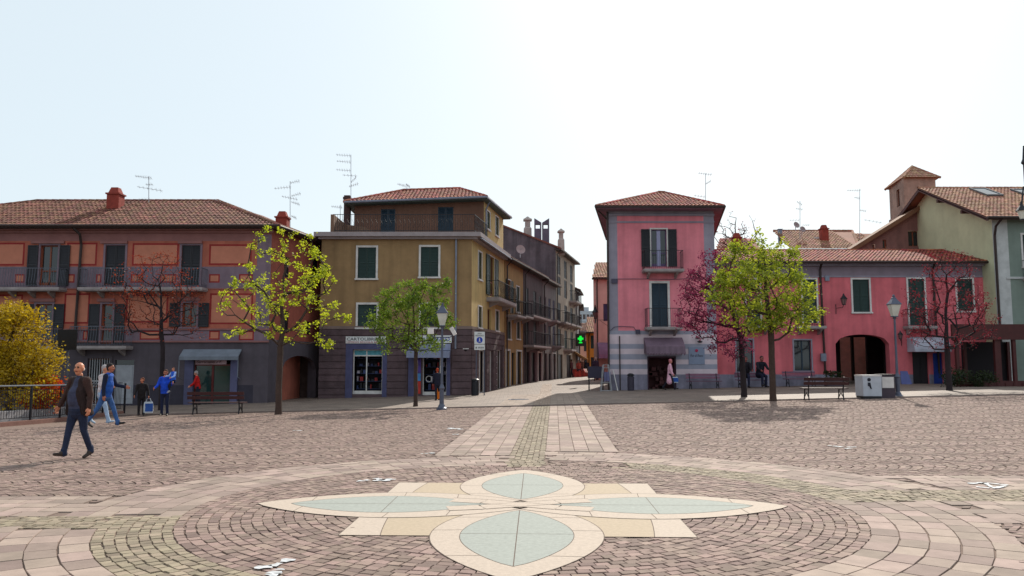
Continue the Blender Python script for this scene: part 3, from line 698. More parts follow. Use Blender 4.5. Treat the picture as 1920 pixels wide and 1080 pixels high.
chimney(rA, 517, 537, 395, 432, 43.5).build('chimney', brick, rA)
# ------------------------------------------------------------------ building B (ochre, centre-left)
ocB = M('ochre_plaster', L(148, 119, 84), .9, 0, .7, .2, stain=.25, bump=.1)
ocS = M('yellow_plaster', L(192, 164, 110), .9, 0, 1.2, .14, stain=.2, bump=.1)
stB = M('brown_stone_base', L(92, 74, 78), .9, .14, 2.5, .25, bump=.3, stain=.2)
grB = M('stone_band', L(120, 102, 96), .85, .05)
B = thing('house', GY(740, 44), 'ochre corner house with roof terrace and stationery shop at street level', 'house', 'houses around the square')
FB = Fac(-10.42, 44, 1, 0); hB = []
U = lambda x, y=600: FB.uz(x, y)[0]
Z = lambda y, x=740: FB.uz(x, y)[1]
LB = U(884)
for q in ((671, 464, 705, 522), (789, 463, 822, 519), (671, 571, 706, 614), (789, 571, 822, 614)): window(FB, B, q, hB, 'closed', trim=mt['white_trim'], tw=.11)
bz = U(600)
# shop windows
r1 = FB.rect(661, 655, 717, 739); hB.append(r1)
def shopwin(F, par, r, mulls, label, name='shop_window', fm=None, goods=True, d=.16, transom=None):
    mb = MB(); a, b, c, e = r; fw = .06
    for x in [a, b-fw]+[a+(b-a)*m-fw/2 for m in mulls]: mb.fb(F, x, x+fw, -d-.06, -d, c, e)
    mb.fb(F, a+fw, b-fw, -d-.058, -d-.002, c, c+.18, .6); mb.fb(F, a+fw, b-fw, -d-.058, -d-.002, e-fw, e)
    if transom: mb.fb(F, a+fw, b-fw, -d-.058, -d-.002, transom, transom+.07)
    o = mb.build(name, fm or mt['white_trim'], par); o['label'] = label
    g = MB(); g.fb(F, a, b, -d-.9, -d-.86, c, e, .5); g.build('shop_interior', M('shop_dark', L(26, 20, 30), .8, .2, 3, .5), o)
    if goods:
        k = MB()
        for zz_ in np.arange(c+.25, e-.5, .42):
            k.fb(F, a+.1, b-.05, -d-.8, -d-.45, zz_, zz_+.03, .2); x = a+.12
            while x < b-.2:
                w = R.uniform(.06, .2); hh = R.uniform(.1, .33)
                if R.random() < .75: k.fb(F, x, x+w, -d-.75, -d-.5, zz_+.03, zz_+.03+hh, R.random(), R.randrange(4))
                x += w+R.uniform(.01, .12)
        k.build('shelf_goods', [M('goods_blue', L(50, 60, 100), .6, .4), M('goods_red', L(150, 40, 40), .6, .4), M('goods_pale', L(150, 140, 150), .6, .4), M('goods_dark', L(40, 36, 44), .6, .4)], o)
    return o
zt_ = Z(668, 690)
s1 = shopwin(FB, B, r1, [.45], 'stationery shop window with white frame and teal header', transom=zt_)
t_ = MB(); t_.fb(FB, r1[0]+.06, r1[1]-.06, -.21, -.17, zt_+.07, r1[3]-.06, .5); t_.build('header_panel', M('teal_panel', L(80, 150, 165), .6, .05, 6, .3), s1)
bs = M('blue_grey_surround', L(74, 74, 108), .75, .08, 3, .15)
sb = MB()
for (x0, x1) in ((U(650), r1[0]), (r1[1], U(727)), (U(767), U(780)), (U(838), U(845))): sb.fb(FB, x0, x1, .002, .07, -.35, Z(645), .5)
sb.fb(FB, r1[0], r1[1], .002, .068, r1[3], Z(645), .5); sb.build('shop_surround', bs, B)
r2 = FB.rect(792, 655, 838, 741); hB.append(r2)
s2 = shopwin(FB, B, r2, [.72], 'glazed shop door in pale frame behind the street lamp')
lp = MB(); lp.tube([FB.P(r2[0]+.35+.16*math.cos(a), -.08, .9+.16*math.sin(a)) for a in np.linspace(0, 6.28, 12)], .02, 4); lp.build('door_handle', mt['white_trim'], s2)
# posters panel left of the door
ps = MB(); ps.fb(FB, U(780), U(790), .003, .06, Z(738), Z(715), .5, 0); ps.fb(FB, U(780), U(790), .003, .06, Z(714), Z(700), .5, 1); ps.fb(FB, U(780), U(790), .003, .055, Z(699), Z(672), .5, 2)
ps.build('poster_panel', [M('poster_red', L(190, 50, 40), .6, 0), M('poster_blue', L(70, 130, 190), .6, 0, 8, .3), M('poster_violet', L(80, 60, 140), .6, 0, 8, .4)], B)
# shop signs: boards
def sign(F, par, x0, y0, x1, y1, d=.1, col=(214, 214, 214), nm='shop_sign', th=.08):
    a, b, c, e = F.rect(x0, y0, x1, y1); mb = MB(); mb.fb(F, a, b, d-th, d, c, e, .5); o = mb.build(nm, M('sign_'+'_'.join(map(str, col)), L(*col), .5, 0, 3, .06), par); return o, (a, b, c, e)
blk = M('black_letter', L(22, 24, 40), .6, 0); rl = M('red_letter', L(170, 40, 50), .6, 0); bl = M('blue_letter', L(20, 60, 170), .6, 0)
so, q = sign(FB, B, 649, 631, 724, 644)
text('CARTOLIBRERIA', 'lettering', blk, so, FB, q[0]+.06, .105, q[2]+.16, .17, (q[1]-q[0])-.12)
text('UFFICIO SCUOLA REGALI', 'lettering', rl, so, FB, q[0]+.06, .105, q[2]+.03, .085, (q[1]-q[0])-.12)
so, q = sign(FB, B, 768, 629, 847, 643)
text('IL CALAMAIO', 'lettering', bl, so, FB, q[0]+.1, .105, q[2]+.1, .22, (q[1]-q[0])-.2)
# roller canopy box
a, b, c, e = FB.rect(766, 645, 845, 671); cb_ = MB(); P = FB.P
cb_.fb(FB, a, b, .0, .25, (c+e)/2+.03, e, .6); cb_.hexa([P(a, .9, c-.0), P(b, .9, c), P(b, .02, (c+e)/2-.03), P(a, .02, (c+e)/2-.03), P(a, .9, c+.34), P(b, .9, c+.34), P(b, .02, (c+e)/2+.02), P(a, .02, (c+e)/2+.02)], .4)
cb_.build('awning', M('grey_awning', L(130, 136, 162), .7, .08), B)
sb_, q = sign(FB, B, 868, 650, 879, 664, .04, nm='camera_notice')
k = MB(); um, zm = (q[0]+q[1])/2, (q[2]+q[3])/2; k.fb(FB, um-.09, um+.07, .041, .05, zm-.03, zm+.04, .5); k.fb(FB, um-.02, um+.01, .041, .05, zm-.09, zm-.03, .5); k.build('camera_symbol', blk, sb_)
text('AREA VIDEOSORVEGLIATA', 'lettering', blk, sb_, FB, q[0]+.03, .042, q[3]-.09, .035, q[1]-q[0]-.06)
def courses(mb, F, u0, u1, z0, z1, hs, hh=.36, gap=.045):   # rusticated joints proud strips
    z = z0
    while z < z1-.05:
        segs = [(u0, u1)]
        for hq in hs:
            if hq[2] < z+hh and hq[3] > z:
                ns_ = []
                for s0, s1_ in segs:
                    if hq[1] <= s0 or hq[0] >= s1_: ns_.append((s0, s1_)); continue
                    if hq[0] > s0: ns_.append((s0, hq[0]))
                    if hq[1] < s1_: ns_.append((hq[1], s1_))
                segs = ns_
        for s0, s1_ in segs:
            if s1_-s0 > .15: mb.fb(F, s0, s1_, .0, .05, z+gap, min(z+hh, z1-.01), R.random())
        z += hh
zb = Z(617)
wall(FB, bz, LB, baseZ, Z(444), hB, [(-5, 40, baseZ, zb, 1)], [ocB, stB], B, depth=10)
cr = MB(); courses(cr, FB, bz, LB, -.35, zb-.02, hB+[(U(650), U(727), -1, Z(631)), (U(765), U(848), -1, Z(629)), (U(780), U(790), -1, 9)]); cr.build('stone_courses', stB, B)
bd = MB(); bd.fb(FB, bz-.02, LB+.05, .0, .06, zb, zb+.16, .5); bd.build('string_course', grB, B)
# B side
FS = Fac(FB.P(LB, 0, 0).x, 44, .19, 1); hS = []; LS = 9.16
ZS = lambda px, py: FS.uz(px, py)[1]
US = lambda px, py=600: FS.uz(px, py)[0]
window(FS, B, (896.5, 473, 903, 524), hS, 'closed', trim=mt['white_trim'], tw=.08)
window(FS, B, (896.5, 575, 903, 614), hS, 'closed', trim=mt['white_trim'], tw=.08)
window(FS, B, (929, 583, 935, 620), hS, 'closed', trim=mt['white_trim'], tw=.08)
window(FS, B, (917, 482, 927, 556), hS, 'open', trim=mt['white_trim'], tw=.06, door=True, leaf=.9)
window(FS, B, (914, 580, 921, 620), hS, None, door=False)
ub0, ub1 = US(912, 556), US(951, 556)
balcony(FS, B, max(ub0, .8), min(ub1, LS+.2), ZS(925, 562), .8, 1.0, bow=.12, gap=.14, th=.2)
for q in ((896, 656, 911, 733), (917, 658, 924, 730), (931, 656, 941, 726)):
    r = FS.rect(*q); r = (r[0], r[1], -.1, r[3]); hS.append(r); shopwin(FS, B, r, [.5], 'narrow glazed shop opening on the street side', goods=False, d=.12)
zbs = zb
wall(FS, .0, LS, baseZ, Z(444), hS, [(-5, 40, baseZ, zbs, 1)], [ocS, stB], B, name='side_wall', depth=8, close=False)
cr = MB(); courses(cr, FS, .02, LS, -.35, zbs-.02, hS); cr.build('stone_courses', stB, B)
bd = MB(); bd.fb(FS, 0, LS, .0, .05, zbs, zbs+.16, .5); bd.build('string_course', grB, B)
# terrace slab following both sides
ts = MB(); z0, z1 = Z(445), Z(437); S0 = FB.P(bz-.35, .45, 0); S1 = FB.P(LB, .45, 0)+Vector((.5, 0, 0)); S2 = FS.P(LS, .45, 0)
ts.prism([(S0.x, S0.y, z0), (S1.x, S1.y, z0), (S2.x, S2.y, z0), (S2.x-6, S2.y, z0), (S0.x, 52, z0)], (0, 0, z1-z0), .5)
ts.prism([(S0.x+.2, S0.y+.2, z0-.12), (S1.x-.2, S1.y+.2, z0-.12), (S2.x-.2, S2.y-.1, z0-.12), (S2.x-6, S2.y-.1, z0-.12), (S0.x+.2, 51.9, z0-.12)], (0, 0, .119), .4)
tso = ts.build('terrace_slab', M('slab_render', L(150, 138, 140), .8, .1, 2, .15), B)
# terrace parapet & railing
tr = MB(); zt0 = z1; 
def rl_run(mb, a, b, h=1.0, gap=.13):
    a, b = Vector(a), Vector(b); n = int((b-a).length/gap)
    for i in range(n+1):
        p = a.lerp(b, i/n); q2 = p+Vector((0, 0, h))
        mb.tube([p, q2], .011, 4, .5, cap=False)
        if i % 2 == 0 and i < n:
            m_ = a.lerp(b, (i+1)/n); mb.tube([p+Vector((0, 0, h*.25)), m_+Vector((0, 0, h*.5)), p+Vector((0, 0, h*.75))], .008, 3, .5, cap=False)
    for zz_ in (.1, h): mb.tube([a+Vector((0, 0, zz_)), b+Vector((0, 0, zz_))], .022, 4, .5)
ra_ = FB.P(U(622), .25, z1); rb_ = FB.P(LB, .25, z1)+Vector((.15, 0, 0)); rc_ = Vector((-1.45, 47.2, z1))
rl_run(tr, ra_, rb_); rl_run(tr, rb_, rc_); tr.build('railing', mt['iron'], tso)
pp = MB(); px_ = FB.P(U(618), .3, z1); pp.box(px_.x, px_.x+.18, 43.72, 49, z1, z1+1.0, .5); pp.prism([(px_.x+.18, 47, z1), (px_.x+.18, 47, z1+1.0), (px_.x+1.2, 47.1, z1+.9), (px_.x+2.3, 47.2, z1+.3), (px_.x+2.3, 47.2, z1)], (0, .15, 0), .5); pp.build('parapet', M('parapet_render', L(120, 92, 76), .9, .1), tso)
# upper storey
FT = Fac(-9.42, 47.2, 1, 0); hT = []; xT1 = at(907, 500, 47.2).x+9.42
for q in ((714, 392, 741, 436), (821, 388, 850, 434)): window(FT, B, q, hT, 'closed', trim=None, sm=mt['blue_shutter'], door=True)
zT = at(780, 376, 47.2).z
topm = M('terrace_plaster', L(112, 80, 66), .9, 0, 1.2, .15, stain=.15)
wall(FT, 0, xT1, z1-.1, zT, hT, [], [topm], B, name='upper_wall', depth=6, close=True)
FTS = Fac(-9.42+xT1, 47.2, .19, 1); hTS = []; LT = 5.85
window(FTS, B, (912.5, 397, 918.5, 430), hTS, 'closed', trim=mt['white_trim'], tw=.06); window(FTS, B, (928.5, 407, 934.5, 442), hTS, 'closed', trim=mt['white_trim'], tw=.06)
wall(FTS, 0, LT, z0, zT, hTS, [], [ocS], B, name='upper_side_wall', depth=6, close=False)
# roof B
e0 = Vector((-9.9, 46.5, at(658, 378, 46.5).z)); e1 = Vector((at(912, 368, 46.5).x, 46.5, at(912, 368, 46.5).z)); e2 = FTS.P(LT+.25, .45, 0); e2.z = e1.z-.02; e3 = Vector((-9.9, e2.y, e0.z))
k0 = at(757, 357, 49.6); k1 = at(862, 353.5, 49.6)
rb = MB(); hip_face(rb, e0, e1, k1, k0); hip_face(rb, e1, e2, k1, k1); hip_face(rb, e3, e0, k0, k0); rpoly(rb, [e2, e3, k0, k1])
ridge(rb, k0, k1); ridge(rb, k1, e1); ridge(rb, k0, e0); ridge(rb, k1, e2)
M('roof_tile_red', L(152, 76, 60), .85, .38, .6, .25, hue=.02)
rB = rb.build('roof', mt['roof_tile_red'], B)
sf = MB(); sf.hexa([(e0.x, e0.y+.02, e0.z-.16), (e1.x, e1.y+.02, e1.z-.16), (e2.x, e2.y, e2.z-.16), (e3.x, e3.y, e3.z-.16), (e0.x, e0.y+.02, e0.z-.03), (e1.x, e1.y+.02, e1.z-.03), (e2.x, e2.y, e2.z-.03), (e3.x, e3.y, e3.z-.03)], .5); sf.build('soffit', M('green_fascia', L(70, 84, 78), .7, .1), rB)
gg = MB(); gg.tube([e0+Vector((0, -.06, -.05)), e1+Vector((.03, -.06, -.05)), e2+Vector((.06, 0, -.05))], .07, 6, .5); gg.tube([FTS.P(.25, .3, e1.z-.15), FTS.P(.25, .08, e1.z-.6), FTS.P(.25, .08, z1)], .05, 6, .5)
pu = U(855, 520); gg.tube([FB.P(pu, .08, Z(445)), FB.P(pu, .08, Z(654))], .055, 6, .5); gg.tube([FS.P(0, .52, z0-.06), FS.P(LS, .52, z0-.06)], .05, 6, .3)
gg.build('drainpipe', M('pale_pipe', L(120, 124, 140), .4, .1, metal=.3), B)
ch = MB(); a = at(645, 366, 47.4); b = at(655, 430, 47.4); ch.box(a.x, b.x, 47.4, 47.8, z1, a.z, .5); ch.box(a.x-.05, b.x+.05, 47.35, 47.85, a.z-.25, a.z-.1, .4); ch.build('chimney', M('flue_brown', L(72, 48, 46), .8, .1), B)
# ------------------------------------------------------------------ building E (pink tower house)
pkE = M('pink_plaster', L(222, 130, 142), .9, 0, .6, .18, stain=.2, bump=.1)
grE = M('grey_trim_plaster', L(146, 140, 154), .9, 0, 1., .16, stain=.12)
wtE = M('pale_stripe', L(206, 188, 196), .9, 0, .8, .16, stain=.10)
spE = M('blue_stripe', L(150, 150, 166), .9, 0, 1.2, .10, stain=.1)
plE = M('plinth_grey', L(136, 132, 150), .9, 0, 1.5, .3, stain=.35)
E = thing('house', GY(1245, 46), 'tall narrow pink house with grey corner bands and pyramid tile roof', 'house', 'houses around the square')
FE = Fac(5.57, 46, 1, 0); hE = []; UE = lambda x, y=600: FE.uz(x, y)[0]; ZE = lambda y, x=1240: FE.uz(x, y)[1]
LE = UE(1343)
o_ = window(FE, E, (1221, 430, 1250, 500), hE, 'open', trim=mt['white_trim'], tw=.08, sm=mt['black_shutter'], fm=M('violet_frame', L(84, 70, 104), .6, .1), leaf=.5, door=True)
cu = MB(); r = FE.rect(1232, 432, 1239, 498); cu.fb(FE, r[0], r[1], -.13, -.11, r[2], r[3], .5); cu.build('curtain', M('pale_curtain', L(150, 150, 180), .8, 0), o_)
window(FE, E, (1222, 531, 1252, 613), hE, 'closed', trim=mt['white_trim'], tw=.13, sm=mt['blue_shutter'], door=True)
rd = FE.rect(1214, 668, 1268, 733); rd = (rd[0], rd[1], -.1, rd[3]); hE.append(rd)
bandsE = [(-1, 20, ZE(405), 20, 1), (-1, UE(1158, 500), ZE(628), 20, 1), (UE(1321, 500), 20, ZE(500), 20, 1), (UE(1325, 560), 20, ZE(628), ZE(500), 1)]
ys = [620, 627, 645, 654, 664, 674, 683, 692, 702, 760]; ms = [3, 2, 3, 2, 3, 2, 3, 2, 4]
for i, m in enumerate(ms): bandsE.append((-1, 20, ZE(ys[i+1]), ZE(ys[i]), m))
wall(FE, 0, LE, baseZ, ZE(388), hE, bandsE, [pkE, grE, wtE, spE, plE], E, close=False)
sw_ = MB(); q0, q1 = FE.P(0, 0, 0), FE.P(LE, 0, 0); b0, b1 = q0+Vector((1.9, 11, 0)), q1+Vector((2.1, 11, 0)); zt_ = Vector((0, 0, ZE(388))); zb_ = Vector((0, 0, baseZ))
for s0, s1 in ((q1, b1), (b1, b0), (b0, q0)): sw_.quad(s0+zb_, s1+zb_, s1+zt_, s0+zt_, .5)
sw_.build('side_wall', pkE, E)
cn = MB()
for y0, y1, d in ((418, 415, .05), (405, 402, .1), (396, 393, .28), (393, 388, .5)): cn.fb(FE, -(d if d > .2 else .02), LE+(d if d > .2 else .02), .001, d, ZE(y0), ZE(y1), .5)
cn.build('cornice', grE, E)
balcony(FE, E, UE(1203, 507), UE(1277, 507), ZE(507), .9, 1.05, rail=mt['iron'])
balcony(FE, E, UE(1208, 614), UE(1274, 614), ZE(614), .9, 1.05, rail=mt['iron'])
dr = MB(); dr.fb(FE, rd[0], rd[0]+.08, -.16, -.05, rd[2], rd[3]); dr.fb(FE, rd[1]-.08, rd[1], -.16, -.05, rd[2], rd[3]); dr.fb(FE, rd[0]+.08, rd[1]-.08, -.16, -.05, rd[3]-.1, rd[3]); dro = dr.build('shop_door', M('dark_plum', L(60, 30, 48), .6, .1), E)
ii = MB(); P = FE.P; a, b, c, e = rd
ii.quad(P(a, -1.4, c), P(b, -1.4, c), P(b, -1.4, e), P(a, -1.4, e), .3); ii.quad(P(a, -.2, e), P(b, -.2, e), P(b, -1.4, e), P(a, -1.4, e), .3); ii.quad(P(a, -.2, c), P(a, -1.4, c), P(a, -1.4, e), P(a, -.2, e), .3); ii.quad(P(b, -.2, c), P(b, -1.4, c), P(b, -1.4, e), P(b, -.2, e), .3)
for i in range(16): x = R.uniform(a+.1, b-.5); z = c+R.uniform(.2, 1.5); ii.fb(FE, x, x+.25, -1.2, -.9, z, z+.22)
ii.build('shop_interior', M('warm_interior', L(88, 50, 52), .8, .4, 3, .3), dro)
# scalloped awning
a, b = UE(1207, 650), UE(1279, 650); zt2, zm2, zb2 = ZE(633), ZE(650), ZE(666); aw = MB(); n = 14
for i in range(n):
    x0, x1 = a+(b-a)*i/n, a+(b-a)*(i+1)/n; rr = .35+.3*(i % 2); P = FE.P
    aw.quad(P(x0, .05, zt2), P(x1, .05, zt2), P(x1, .85, zm2), P(x0, .85, zm2), .9); aw.quad(P(x0, .85, zm2), P(x1, .85, zm2), P(x1, .95, zb2+.1), P(x0, .95, zb2+.1), rr)
    aw.add([P(x0, .95, zb2+.1), P(x1, .95, zb2+.1), P(x1-(x1-x0)*.2, .95, zb2+.02), P((x0+x1)/2, .95, zb2-.03), P(x0+(x1-x0)*.2, .95, zb2+.02)], [(0, 1, 2, 3, 4)], rr)
P = FE.P
for x in (a, b): aw.add([P(x, .05, zt2), P(x, .85, zm2), P(x, .95, zb2+.1), P(x, .05, zb2+.1)], [(0, 1, 2, 3)], .4)
aw.build('awning', M('mauve_awning', L(106, 86, 100), .8, .25), E)
so, q = sign(FE, E, 1291, 651, 1321, 683, .03, (124, 134, 158), nm='wall_sign', th=.029)
text('Fior di Pesco', 'lettering', blk, so, FE, q[0]+.1, .031, q[2]+.42, .17, q[1]-q[0]-.2, .3)
k = MB(); c_ = FE.P((q[0]+q[1])/2, .04, q[2]+.78); k.lathe((0, 0, 0), [(.09, -.01), (.09, .01)], 10); k.v = [(c_.x+v[0], c_.y+v[2], c_.z+v[1]) for v in k.v]; k.build('flower_emblem', M('magenta_dot', L(170, 20, 70), .5, 0), so)
for x, y in ((1307, 634), (1311, 641)):
    wl = MB(); u, z = FE.uz(x, y); wl.ell(FE.P(u, .18, z), .16, .1, .06, 8, 5); wl.tube([FE.P(u, 0, z), FE.P(u, .16, z)], .015, 4); wl.build('wall_spotlight', mt['iron'], E)
pi = MB(); pi.tube([FE.P(-.02, .1, ZE(398)), FE.P(-.05, .1, baseZ)], .06, 6, .3); pi.tube([FE.P(-.6, .45, ZE(398)), FE.P(-.3, .2, ZE(404)), FE.P(-.02, .1, ZE(412))], .05, 6, .3)
pi.tube([FE.P(UE(1161), .06, ZE(630)), FE.P(UE(1161), .06, baseZ)], .035, 5, .3); pi.build('drainpipe', mt['gutter'], E)
cab = MB(); pts = [FE.uz(x, y) for x, y in ((1144, 620), (1152, 613), (1165, 612), (1188, 613), (1192, 620), (1200, 622))]; cab.tube([FE.P(u, .03, z) for u, z in pts], .02, 4, .4)
pts = [FE.uz(x, y) for x, y in ((1146, 526), (1160, 523), (1200, 523), (1260, 524), (1300, 522), (1322, 523))]; cab.tube([FE.P(u, .03, z) for u, z in pts], .018, 4, .4)
u, z = FE.uz(1153, 527); cab.fb(FE, u-.2, u+.15, .003, .1, z-.13, z+.13); u, z = FE.uz(1195, 622); cab.fb(FE, u-.1, u+.15, .003, .1, z-.12, z+.12); cab.build('cable', M('grey_cable', L(70, 66, 84), .7, .1), E)
eE = [at(1118, 387, 45.1), at(1357, 385, 45.1)]; eE[0].z = eE[1].z = at(1240, 386, 45.1).z; ap0 = at(1234, 361.5, 49.3); ap1 = at(1246, 361.5, 49.3)
e2 = Vector((eE[1].x+2.3, 57.1, eE[0].z)); e3 = Vector((eE[0].x+2.05, 57.1, eE[0].z))
rb = MB(); hip_face(rb, eE[0], eE[1], ap1, ap0); hip_face(rb, eE[1], e2, ap1, ap1); hip_face(rb, e3, eE[0], ap0, ap0); rpoly(rb, [e2, e3, ap0, ap1])
ridge(rb, ap0, ap1, .13); ridge(rb, ap1, eE[1]); ridge(rb, ap0, eE[0]); rE = rb.build('roof', mt['roof_tile_red'], E)
sf = MB(); o4 = [eE[0], eE[1], e2, e3]; sf.hexa([p+Vector((0, .02, -.14)) for p in o4]+[p+Vector((0, .02, -.03)) for p in o4], .5); sf.build('soffit', M('mauve_soffit', L(128, 104, 120), .8, .05), rE)
gg = MB(); gg.tube([e3+Vector((-.05, 0, -.05)), eE[0]+Vector((-.05, -.06, -.05)), eE[1]+Vector((.05, -.06, -.05)), e2+Vector((.05, 0, -.05))], .075, 6, .5); gg.build('gutter', mt['gutter'], rE)
# ------------------------------------------------------------------ building F (long pink)
pkF = M('rose_plaster', L(210, 106, 115), .9, 0, .6, .2, stain=.25, bump=.1)
Fh = thing('house', GY(1600, 46.3), 'long two storey pink house with arched passage and low tile roof', 'house', 'houses around the square')
xF = FE.P(LE, 0, 0).x+.02; FF = Fac(xF, 46.3, 1, 0); hF = []; UF = lambda x, y=600: FF.uz(x, y)[0]; ZF = lambda y, x=1600: FF.uz(x, y)[1]
LF = UF(1868)
for q, d_ in (((1400, 524, 1425, 612), True), ((1506, 524, 1531, 606), True), ((1599, 524, 1630, 585), False), ((1704, 523, 1734, 610), True), ((1795, 523, 1824, 583), False)): window(FF, Fh, q, hF, 'closed', trim=mt['white_trim'], tw=.1, door=d_)
for q in ((1381, 637, 1412, 697), (1489, 638, 1521, 695)): window(FF, Fh, q, hF, None, trim=grE, fm=mt['blue_shutter'], grid=2, tw=.08)
rA_ = FF.rect(1568, 627, 1669, 740); rA_ = (rA_[0], rA_[1], .1, rA_[3]); hF.append(rA_)
rD = FF.rect(1712, 660, 1742, 740); rD = (rD[0], rD[1], .1, rD[3]); hF.append(rD); rD2 = FF.rect(1750, 662, 1768, 720); hF.append(rD2)
wall(FF, 0, LF, baseZ, ZF(492), hF, [(-1, 60, ZF(518), 20, 1), (-1, 60, baseZ, ZF(702), 2)], [pkF, M('grey_frieze', L(138, 124, 136), .9, 0, 1.2, .12, stain=.1), plE], Fh, depth=4, extra=lambda mb: archfill(mb, FF, rA_, .55, 0, .5), close=False, rev=.5)
P = FF.P; bx = MB(); zt3 = ZF(492)
bx.quad(P(LF, 0, baseZ), P(LF, -8, baseZ), P(LF, -8, zt3), P(LF, 0, zt3), .5); bx.quad(P(0, -8, baseZ), P(0, 0, baseZ), P(0, 0, zt3), P(0, -8, zt3), .5)
bx.build('end_wall', pkF, Fh)
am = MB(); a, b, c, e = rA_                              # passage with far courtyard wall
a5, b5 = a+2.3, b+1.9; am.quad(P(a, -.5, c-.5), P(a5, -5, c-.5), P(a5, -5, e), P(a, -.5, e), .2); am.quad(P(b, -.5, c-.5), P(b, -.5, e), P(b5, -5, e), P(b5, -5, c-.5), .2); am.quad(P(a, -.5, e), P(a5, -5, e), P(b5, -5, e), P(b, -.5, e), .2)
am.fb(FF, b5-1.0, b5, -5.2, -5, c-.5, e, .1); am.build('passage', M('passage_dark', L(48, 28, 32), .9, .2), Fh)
cw = MB(); cw.fb(FF, a-1, b+7, -9.4, -9.2, -.3, 4.6, .5); cw.build('courtyard_wall', M('courtyard_plaster', L(235, 180, 168), .9, .05), Fh)
pc = MB(); pc.fb(FF, a+3.0, a+3.15, -5.1, -4.9, c-.5, e, .1); pc.build('post', mt['gutter'], Fh)
dd_ = MB(); dd_.fb(FF, rD[0], rD[1], -.2, -.14, rD[2], rD[3], .1)
for i in (0, 1): dd_.fb(FF, rD[0]+.08+i*.45, rD[0]+.42+i*.45, -.14, -.12, rD[2]+.3, rD[3]-.3, .9)
dd_.build('door', M('dark_door', L(26, 20, 28), .5, .2), Fh); dd_ = MB(); dd_.fb(FF, rD2[0], rD2[1], -.2, -.1, rD2[2], rD2[3], .5); dd_.build('door', M('blue_door', L(28, 60, 150), .6, .1), Fh)['label'] = 'bright blue door'
a, b = UF(1701, 650), UF(1768, 650); aw = MB(); P = FF.P; zt4, zb4 = ZF(632, 1735), ZF(660, 1735); n = 8
for i in range(n):
    t0, t1 = i/n, (i+1)/n; f = lambda t: (.05+.85*math.sin(t*math.pi/2), zt4-(zt4-zb4)*(1-math.cos(t*math.pi/2)))
    (d0, q0), (d1, q1) = f(t0), f(t1); aw.quad(P(a, d0, q0), P(b, d0, q0), P(b, d1, q1), P(a, d1, q1), .6)
    for x in (a, b): aw.quad(P(x, .0, q0), P(x, d0, q0), P(x, d1, q1), P(x, 0, q1), .5)
aw.build('awning', M('white_awning', L(176, 176, 190), .8, .08), Fh)
cn = MB()
for y0, y1, d in ((520, 517, .04), (499, 496, .25), (496, 492, .45)): cn.fb(FF, .0, LF+.02, .001, d, ZF(y0), ZF(y1), .5)
cn.build('cornice', grE, Fh)
for x0, x1 in ((1395, 1440), (1490, 1541), (1692, 1746)): balcony(FF, Fh, UF(x0), UF(x1), ZF(612), .7, .95, rail=mt['iron'])
for x in (1543, 1755):
    pi = MB(); pi.tube([FF.P(UF(x-3), .4, ZF(494)), FF.P(UF(x-3), .1, ZF(505)), FF.P(UF(x), .08, ZF(700))], .06, 6, .3); pi.build('drainpipe', mt['gutter'], Fh)
mb_ = MB(); u, z = FF.uz(1542, 670); mb_.fb(FF, u-.15, u+.15, .08, .22, z-.22, z+.22, .5); mb_.build('meter_box', mt['pale_pipe'], Fh); mb_ = MB(); u, z = FF.uz(1550, 522); mb_.fb(FF, u-.12, u+.12, .003, .12, z-.15, z+.15); mb_.build('meter_box', mt['pale_pipe'], Fh)
yE = 45.75; ezF = at(1600, 490, yE).z; f0 = Vector((xF, yE, ezF)); f1 = Vector((at(1869, 490, yE).x, yE, ezF)); rzF = at(1600, 470, 50.3).z
g0 = Vector((xF, 50.3, rzF)); g1 = Vector((at(1832, 470, 50.3).x, 50.3, rzF))
rb = MB(); hip_face(rb, f0, f1, g1, g0); hip_face(rb, f1, Vector((f1.x, 53, ezF+.6)), g1, g1); rpoly(rb, [Vector((f1.x, 53, ezF+.6)), Vector((xF, 53, ezF+.6)), g0, g1]); ridge(rb, g0, g1); ridge(rb, g1, f1)
rF = rb.build('roof', mt['roof_tile_red'], Fh)
gg = MB(); gg.tube([f0+Vector((0, -.06, -.05)), f1+Vector((0, -.06, -.05))], .07, 6, .5); gg.build('gutter', mt['gutter'], rF)
# ------------------------------------------------------------------ building G (pale green, right)
grG = M('pale_green_plaster', L(190, 190, 156), .9, 0, 1.0, .10, stain=.08)
grG2 = M('blue_green_plaster', L(124, 136, 128), .9, 0, 1.0, .12, stain=.1)
Gh = thing('house', Vector((27.2, 45.1, .6)), 'pale green gabled house with two roof windows at the right edge', 'house', 'houses around the square')
yf, yb, ym = 45.1, 58.3, 51.7; ezg = at(1865, 403, yf).z; pk = at(1750, 353, ym).z; xg = at(1865, 500, yf).x
wgm = MB(); Pp = [(xg, yf, baseZ), (xg, yf, ezg), (xg, ym, pk-.1), (xg, yb, ezg), (xg, yb, baseZ)]; wgm.prism(Pp, (.3, 0, 0), .5); wgm.build('gable_wall', grG, Gh)
FG = Fac(xg+.3, yf, 1, 0); hG = []
window(FG, Gh, (1918, 440, 1950, 500), hG, 'closed', trim=mt['white_trim'], tw=.1)
wall(FG, 0, 14, baseZ, ezg, hG, [(0, .55, baseZ, 20, 1)], [grG2, M('white_quoin', L(186, 186, 186), .8, 0)], Gh, depth=13)
qq = MB(); qq.fb(FG, -.32, .3, .002, .03, baseZ, ezg-.3, .5); qq.fb(FG, .3, 14, .002, .06, at(1890, 523, yf).z, at(1890, 519, yf).z, .5); qq.build('corner_trim', mt['white_quoin'], Gh)
balcony(FG, Gh, at(1917, 523, yf).x-xg-.3, 6, at(1890, 523, yf).z+.05, .9, 1.0)
rb = MB(); ovx = .7
